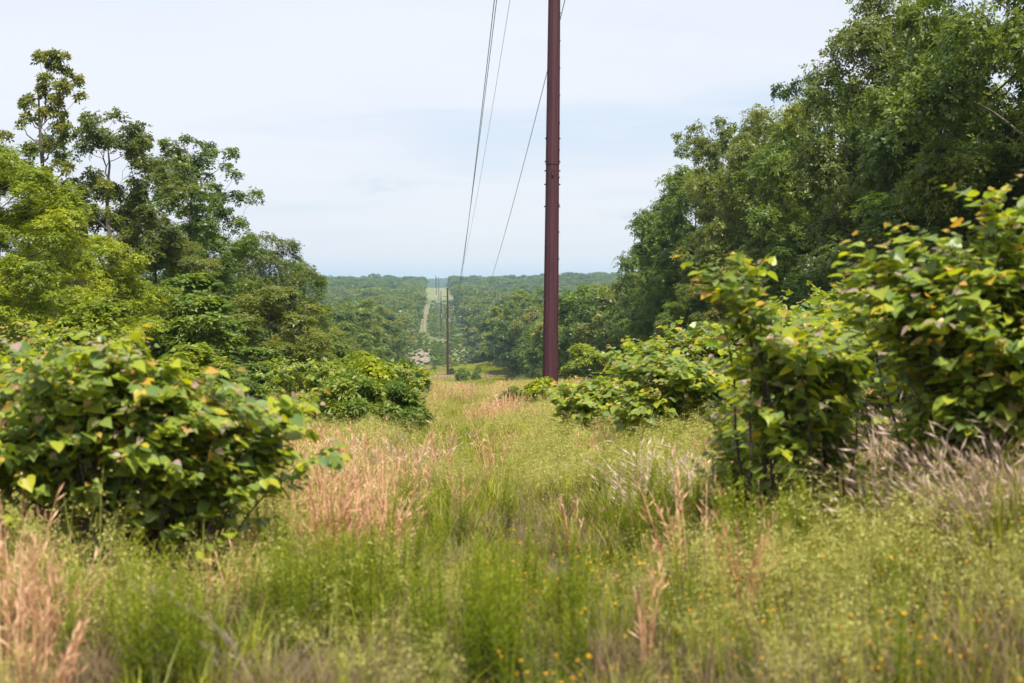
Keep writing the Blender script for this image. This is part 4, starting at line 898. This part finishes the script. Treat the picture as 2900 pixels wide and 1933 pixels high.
def rod_plant(seed, h=0.62, n=5, base_r=0.10):
    """upright stems set all round with narrow leaves"""
    r = np.random.default_rng(seed); g = Geo()
    for i_ in range(n):
        a = r.uniform(0, 6.28); rb = base_r * math.sqrt(r.uniform()); b = np.array([math.cos(a) * rb, math.sin(a) * rb, 0]); hh = h * r.uniform(0.7, 1.1)
        tipo = b + np.array([r.normal(0, 0.05), r.normal(0, 0.05), hh]); u = np.linspace(0, 1, 5)[:, None]; P = b * (1 - u) + tipo * u
        g.tube(P, np.linspace(0.0035, 0.0012, 5), 4, tint=0.2, cap=False)
        nl = int(hh / 0.0085); uu = np.linspace(0.12, 1.0, nl); c = b[None] * (1 - uu[:, None]) + tipo[None] * uu[:, None]
        an = np.arange(nl) * 2.4 + r.uniform(0, 6); up = 0.75 + 0.5 * uu
        d = unit(np.stack([np.cos(an), np.sin(an), up + r.normal(0, 0.15, nl)], -1)); x = unit(np.cross(d, np.array([0, 0, 1.0]))); L0 = (0.075 * (1.1 - 0.62 * uu) * r.uniform(0.8, 1.2, nl))[:, None]; W0 = L0 * 0.085
        tip = c + d * L0 - np.array([0, 0, 0.2]) * L0
        V = np.stack([c, c + d * L0 * 0.5 + x * W0, tip, c + d * L0 * 0.5 - x * W0], 1).reshape(-1, 3); g.add(V, np.arange(len(V)).reshape(-1, 4), np.repeat(0.25 + 0.6 * uu + r.uniform(-0.1, 0.1, nl), 4))
    return g.mesh('goldenrod', ROD)
def flower_tuft(seed, n=5):
    r = np.random.default_rng(seed); ga = Geo(); gb = Geo()
    B, Dh, le, hh = blade_set(ga, r, n, 0.42, 0, 0.003, 0.25, 0.5, base_r=0.14)
    tip = stem_at(B, Dh, le, hh, np.ones(n), 0.25)
    for p in tip:
        nn_ = unit(r.normal(0, 0.5, 3) + np.array([0, -0.2, 1.0])); T = unit(np.cross(nn_, [1.0, 0, 0.1])); Bv = np.cross(nn_, T); R0 = r.uniform(0.004, 0.0085)
        V = [p + nn_ * 0.004]; 
        for k_ in range(16):
            a = k_ * math.pi / 8; rr = R0 * (1 if k_ % 2 == 0 else 0.72); V.append(p + (T * math.cos(a) + Bv * math.sin(a)) * rr)
        F = [[0, 1 + k_, 1 + (k_ + 1) % 16] for k_ in range(16)]; gb.add(np.array(V), np.array(F), r.uniform())
    return two_mat_mesh('flower_tuft', ga, GREEN, gb, YEL)

# ------------------------------------------------------------------ meadow scatter
rng = np.random.default_rng(91)
def field(y0, y1, dens, lim=0.47):
    area = lim * 2 * (y1 * y1 - y0 * y0) / 2 + 3 * (y1 - y0); n = int(area * dens)
    y = np.sqrt(rng.uniform(y0 * y0, y1 * y1, n)); x = rng.uniform(-1, 1, n) * (lim * y + 1.5) + y * YAW - 3.4
    k = np.abs(x) < 14.5; return x[k], y[k]
def blob(x, y, cx_, cy_, rx, ry): return np.exp(-(((x - cx_) / rx) ** 2 + ((y - cy_) / ry) ** 2))
def tanmap(x, y):
    m = 0.0 * x
    for c in ((-5.5, 6.6, 0.7, 1.2), (-5.2, 8.2, 0.45, 0.7), (-5.45, 9.3, 0.6, 0.8), (-6.3, 9.0, 0.8, 0.8), (-4.55, 14.5, 0.9, 2.6), (-4.9, 18.5, 0.9, 2.0), (-4.0, 11.5, 0.35, 1.2), (-4.6, 62, 2.0, 8), (-4.4, 47, 1.0, 6), (-0.8, 44, 0.8, 6), (1.8, 64, 2.0, 8), (-1.5, 35, 0.8, 4)):
        m = np.maximum(m, blob(x, y, *c))
    return m
def pathmap(x, y):
    """green mown-looking strip up the middle"""
    c = np.interp(y, [4, 10, 18, 30, 50, 70], [-2.9, -2.8, -2.9, -2.9, -2.2, -1.2]); return np.exp(-((x - c) / np.interp(y, [5, 30, 70], [0.9, 1.0, 1.3])) ** 2)
kinds = [source('grass_tuft', grass_tuft(1)), source('grass_tuft', grass_tuft(2, 0.36, 40)), source('grass_tuft', grass_tuft(3, 0.5, 40)),
         source('seed_grass', brome_tuft(4)), source('seed_grass', brome_tuft(5, 0.7)), source('seed_grass', brome_tuft(6, 0.55, 13)), source('grass_tuft', grass_tuft(7, 0.40, 26, 0.012)), source('thatch_tuft', thatch_tuft(9)), source('thatch_tuft', thatch_tuft(10))]
X, Y = [], []
for y0, y1, d in ((3.2, 9, 26), (9, 18, 20), (18, 34, 13), (34, 72, 9), (72, 92, 4)):
    a, b = field(y0, y1, d); X.append(a); Y.append(b)
X = np.concatenate(X); Y = np.concatenate(Y); n = len(X)
tm = tanmap(X, Y); pm = pathmap(X, Y)
bare = blob(X, Y, -3.55, 6.6, 0.35, 0.8)
ok = (rng.uniform(size=n) > 0.35 * bare) & (rng.uniform(size=n) > 0.45 * tm) & ((X - P1x) ** 2 + (Y - 42) ** 2 > 0.12)
X, Y, tm, pm = X[ok], Y[ok], tm[ok], pm[ok]; n = len(X)
seedy = vnoise(X / 1.1, Y / 1.5, 12); pr = np.clip(np.interp(Y, [5, 9, 13], [0.34, 0.55, 0.68]) + 1.1 * (seedy - 0.5) - 0.6 * pm, 0.05, 0.92)
isb = rng.uniform(size=n) < pr
KD = np.where(isb, rng.integers(3, 6, n), rng.choice([0, 1, 2, 6], n))
th_ = rng.uniform(size=n) < np.interp(Y, [4, 8, 12, 18, 40], [0.66, 0.52, 0.30, 0.14, 0.05]) * (0.5 + vnoise(X / 1.3, Y / 1.6, 61)); KD = np.where(th_, rng.integers(7, 9, n), KD)  # dead thatch, thickened towards the camera to paint in foreground shade and vignette
hs = rng.uniform(0.75, 1.15, n) * (1 - 0.30 * pm) * np.interp(Y, [3, 12, 30, 70], [0.80, 0.95, 1.0, 1.1]) * (0.88 + 0.3 * vnoise(X / 2.5, Y / 2.5, 14))
hs = hs * (1 + 0.45 * blob(X, Y, -5.6, 8.3, 1.5, 0.6) + 0.35 * blob(X, Y, -0.1, 8.2, 0.9, 0.6) + 0.45 * blob(X, Y, -0.95, 9.3, 0.7, 0.5) + 0.25 * blob(X, Y, 1.5, 21, 4.0, 1.5) + 0.22 * (vnoise(X / 0.7, Y / 0.7, 15) - 0.5))
ws = hs * rng.uniform(0.9, 1.2, n) * np.interp(Y, [3, 20, 70], [1, 1.15, 1.7])
ROT = np.stack([rng.normal(0, 0.08, n), rng.normal(0.05, 0.08, n), rng.uniform(0, 6.28, n)], -1)
instancer('meadow_grass', np.stack([X, Y, H(X, Y) - 0.02], -1), ROT, np.stack([ws, ws, hs], -1), KD, kinds, 'tall green and straw-coloured seeding grass filling the clearing', 'grass')
print('meadow', n)
# tan bunchgrass
X, Y = [], []
for y0, y1, d in ((4, 20, 10), (20, 92, 7)):
    a, b = field(y0, y1, d); X.append(a); Y.append(b)
X = np.concatenate(X); Y = np.concatenate(Y); tm = tanmap(X, Y) * (0.05 + 0.9 * vnoise(X / 0.8, Y / 1.6, 31)) + 0.014 + 0.05 * (vnoise(X / 1.5, Y / 1.5, 33) > 0.72)
k = (rng.uniform(size=len(X)) < tm) & ((X - P1x) ** 2 + (Y - 42) ** 2 > 0.12); X, Y = X[k], Y[k]; n = len(X)
hs = rng.uniform(0.6, 1.2, n) * np.interp(Y, [3, 20, 70], [1.05, 1.0, 1.0]); ws = hs * rng.uniform(0.9, 1.3, n) * np.interp(Y, [3, 20, 70], [1, 1.1, 1.8])
instancer('dry_bunchgrass', np.stack([X, Y, H(X, Y) - 0.02], -1), np.stack([rng.normal(0, 0.07, n), rng.normal(0.04, 0.07, n), rng.uniform(0, 6.28, n)], -1), np.stack([ws, ws, hs], -1), rng.integers(0, 3, n),
          [source('dry_tuft', blue_tuft(41)), source('dry_tuft', blue_tuft(42, 0.62, 22, 0.3)), source('dry_tuft', blue_tuft(43, 0.8, 18, 0.18))], 'orange-tan dry bunchgrass in patches across the clearing', 'dry grass')
# pinkish wispy dead grass
def cloud(c, n): return np.concatenate([np.stack([rng.normal(cx_, rx, m), rng.normal(cy_, ry, m)], -1) for (cx_, cy_, rx, ry, m) in c])
PT = cloud([(-1.25, 12.2, 0.16, 0.5, 9), (0.15, 8.5, 0.28, 0.35, 20), (-0.25, 9.4, 0.3, 0.4, 7), (0.2, 12.5, 0.6, 0.8, 6), (-4.0, 17.0, 0.3, 0.8, 4), (0.2, 10.8, 0.5, 0.5, 8)], 0); X, Y = PT.T; n = len(X)
hs = rng.uniform(0.8, 1.25, n)
instancer('wispy_dead_grass', np.stack([X, Y, H(X, Y) - 0.02], -1), np.stack([rng.normal(0, 0.1, n), rng.normal(-0.12, 0.12, n), rng.uniform(0, 6.28, n)], -1), np.stack([hs * 1.2, hs * 1.2, hs], -1), rng.integers(0, 2, n),
          [source('wispy_tuft', blue_tuft(51, 0.80, 34, 0.7, PINK, 0.0022, 0.14, 8)), source('wispy_tuft', blue_tuft(52, 0.70, 34, 0.9, PINK, 0.0022, 0.14, 8))], 'pinkish wispy dead grass beside the bushes on the right', 'dead grass')
# goldenrod
PT = cloud([(-3.08, 6.7, 0.20, 0.5, 12), (-2.85, 8.0, 0.16, 0.3, 12), (-4.0, 8.2, 0.28, 0.5, 24), (-4.6, 6.5, 0.24, 0.4, 9), (-1.5, 10.9, 0.36, 0.5, 34), (-0.95, 9.3, 0.35, 0.3, 20), (-0.9, 10.0, 0.4, 0.5, 14), (0.25, 9.3, 0.40, 0.5, 30), (0.9, 10.2, 0.4, 0.6, 24), (-5.6, 6.6, 0.4, 0.5, 6), (-1.6, 6.6, 1.0, 0.9, 8), (0.5, 14, 1.5, 2, 26), (-4.2, 12, 0.6, 1.5, 14)], 0); X, Y = PT.T; n = len(X)
hs = rng.uniform(0.75, 1.15, n)
instancer('goldenrod_stand', np.stack([X, Y, H(X, Y) - 0.02], -1), np.stack([rng.normal(0, 0.06, n), rng.normal(0.04, 0.06, n), rng.uniform(0, 6.28, n)], -1), np.stack([hs, hs, hs], -1), rng.integers(0, 3, n),
          [source('goldenrod', rod_plant(61)), source('goldenrod', rod_plant(62, 0.7, 6)), source('goldenrod', rod_plant(63, 0.52, 5))], 'upright bright green leafy stems standing in clumps in the grass', 'wild plants')
# small yellow flowers
a, b = field(3.8, 13, 11); fm = 1.25 * np.exp(-np.maximum(0, (-2.9 - a)) / 0.6) * np.exp(-np.maximum(0, b - 8) / 2.5) * (0.25 + 0.9 * vnoise(a / 0.9, b / 0.9, 41)) + 0.04
k = (rng.uniform(size=len(a)) < fm * 0.9) & (a > -3.4); X, Y = a[k], b[k]; n = len(X); hs = rng.uniform(0.8, 1.25, n)
instancer('yellow_flowers', np.stack([X, Y, H(X, Y) - 0.01], -1), np.stack([rng.normal(0, 0.06, n), rng.normal(0, 0.06, n), rng.uniform(0, 6.28, n)], -1), np.stack([hs, hs, hs], -1), rng.integers(0, 3, n),
          [source('flower_tuft', flower_tuft(71)), source('flower_tuft', flower_tuft(72, 7)), source('flower_tuft', flower_tuft(73, 4))], 'tiny yellow wildflowers sprinkled through the near grass on the right', 'wildflowers')
# single plants that stand out of the grass
def one(name, me, x, y, label, cat, group=None, s=1.0, rz=0.0, tilt=0.0):
    o = put(name, me); o.location = (x, y, float(H(x, y)) - 0.02); o.scale = (s, s, s); o.rotation_euler = (0, tilt, rz); return tag(o, label, cat, group)
one('dry_grass_clump', blue_tuft(45, 0.78, 20, 0.35, None, 0.010, 0.07, 14), -1.72, 7.6, 'lone clump of stiff tan stalks fanning out in the near grass right of centre', 'grass clump', 'single dry grass clumps', 1.0, 0.4)
one('dry_grass_clump', blue_tuft(46, 0.70, 7, 0.15, None, 0.012, 0.03, 14), -2.35, 7.0, 'slim upright clump of tan stalks left of the fanning one', 'grass clump', 'single dry grass clumps')
one('dry_grass_clump', blue_tuft(47, 0.55, 9, 0.4, None, 0.010, 0.04, 12), -2.3, 11.2, 'small pale dry clump in the middle of the green grass', 'grass clump', 'single dry grass clumps')
one('dry_grass_clump', blue_tuft(48, 0.9, 46, 0.20, None, 0.010, 0.20, 12), -5.35, 6.5, 'thick orange-tan clump in the lower left corner', 'grass clump', 'single dry grass clumps')
one('dry_weed', blue_tuft(49, 0.8, 9, 0.9, PINKD, 0.0045, 0.05, 12), -4.15, 6.1, 'greyish bent dead weed low in front at the left', 'weed', 'bent dead weeds', 0.9)
# knoll and valley grass
n = 26000; y = rng.uniform(345, 620, n); x = rng.uniform(-18, 18, n); tt = vnoise(x / 5, y / 9, 51) * 0.7 + 0.3 * rng.uniform(size=n) 
KD = np.where(tt > 0.60, 1, 0); hs = rng.uniform(0.8, 1.6, n)
instancer('knoll_grass', np.stack([x, y, H(x, y) - 0.02], -1), np.stack([x * 0, x * 0, rng.uniform(0, 6.28, n)], -1), np.stack([hs * 3.5, hs * 3.5, hs], -1), KD,
          [source('green_sward', grass_tuft(8, 0.45, 34, 0.03)), source('tan_sward', blue_tuft(44, 0.5, 28, 0.3, PALE, 0.03, 0.15, 0))], 'green and tan grass on the knoll and in the valley around the second pole', 'grass')

# ------------------------------------------------------------------ haze
m, t = new_mat('air'); pv = nd(t, 'ShaderNodeVolumePrincipled'); pv.inputs['Color'].default_value = (0.48, 0.74, 1.0, 1); pv.inputs['Density'].default_value = 0.00014
pv.inputs['Anisotropy'].default_value = 0.2
o = nd(t, 'ShaderNodeOutputMaterial'); t.links.new(pv.outputs[0], o.inputs['Volume'])
zlo = float(GZ.min()) - 1.0; zhi = float(GZ.max()) + 45
g = Geo(); box(g, (0, 3300, (zlo + zhi) / 2), (8500, 7500, zhi - zlo)); hz_ = put('haze', g.mesh('haze', m, False)); tag(hz_, 'thin blue haze that fades the far ridge', None, None, 'stuff')
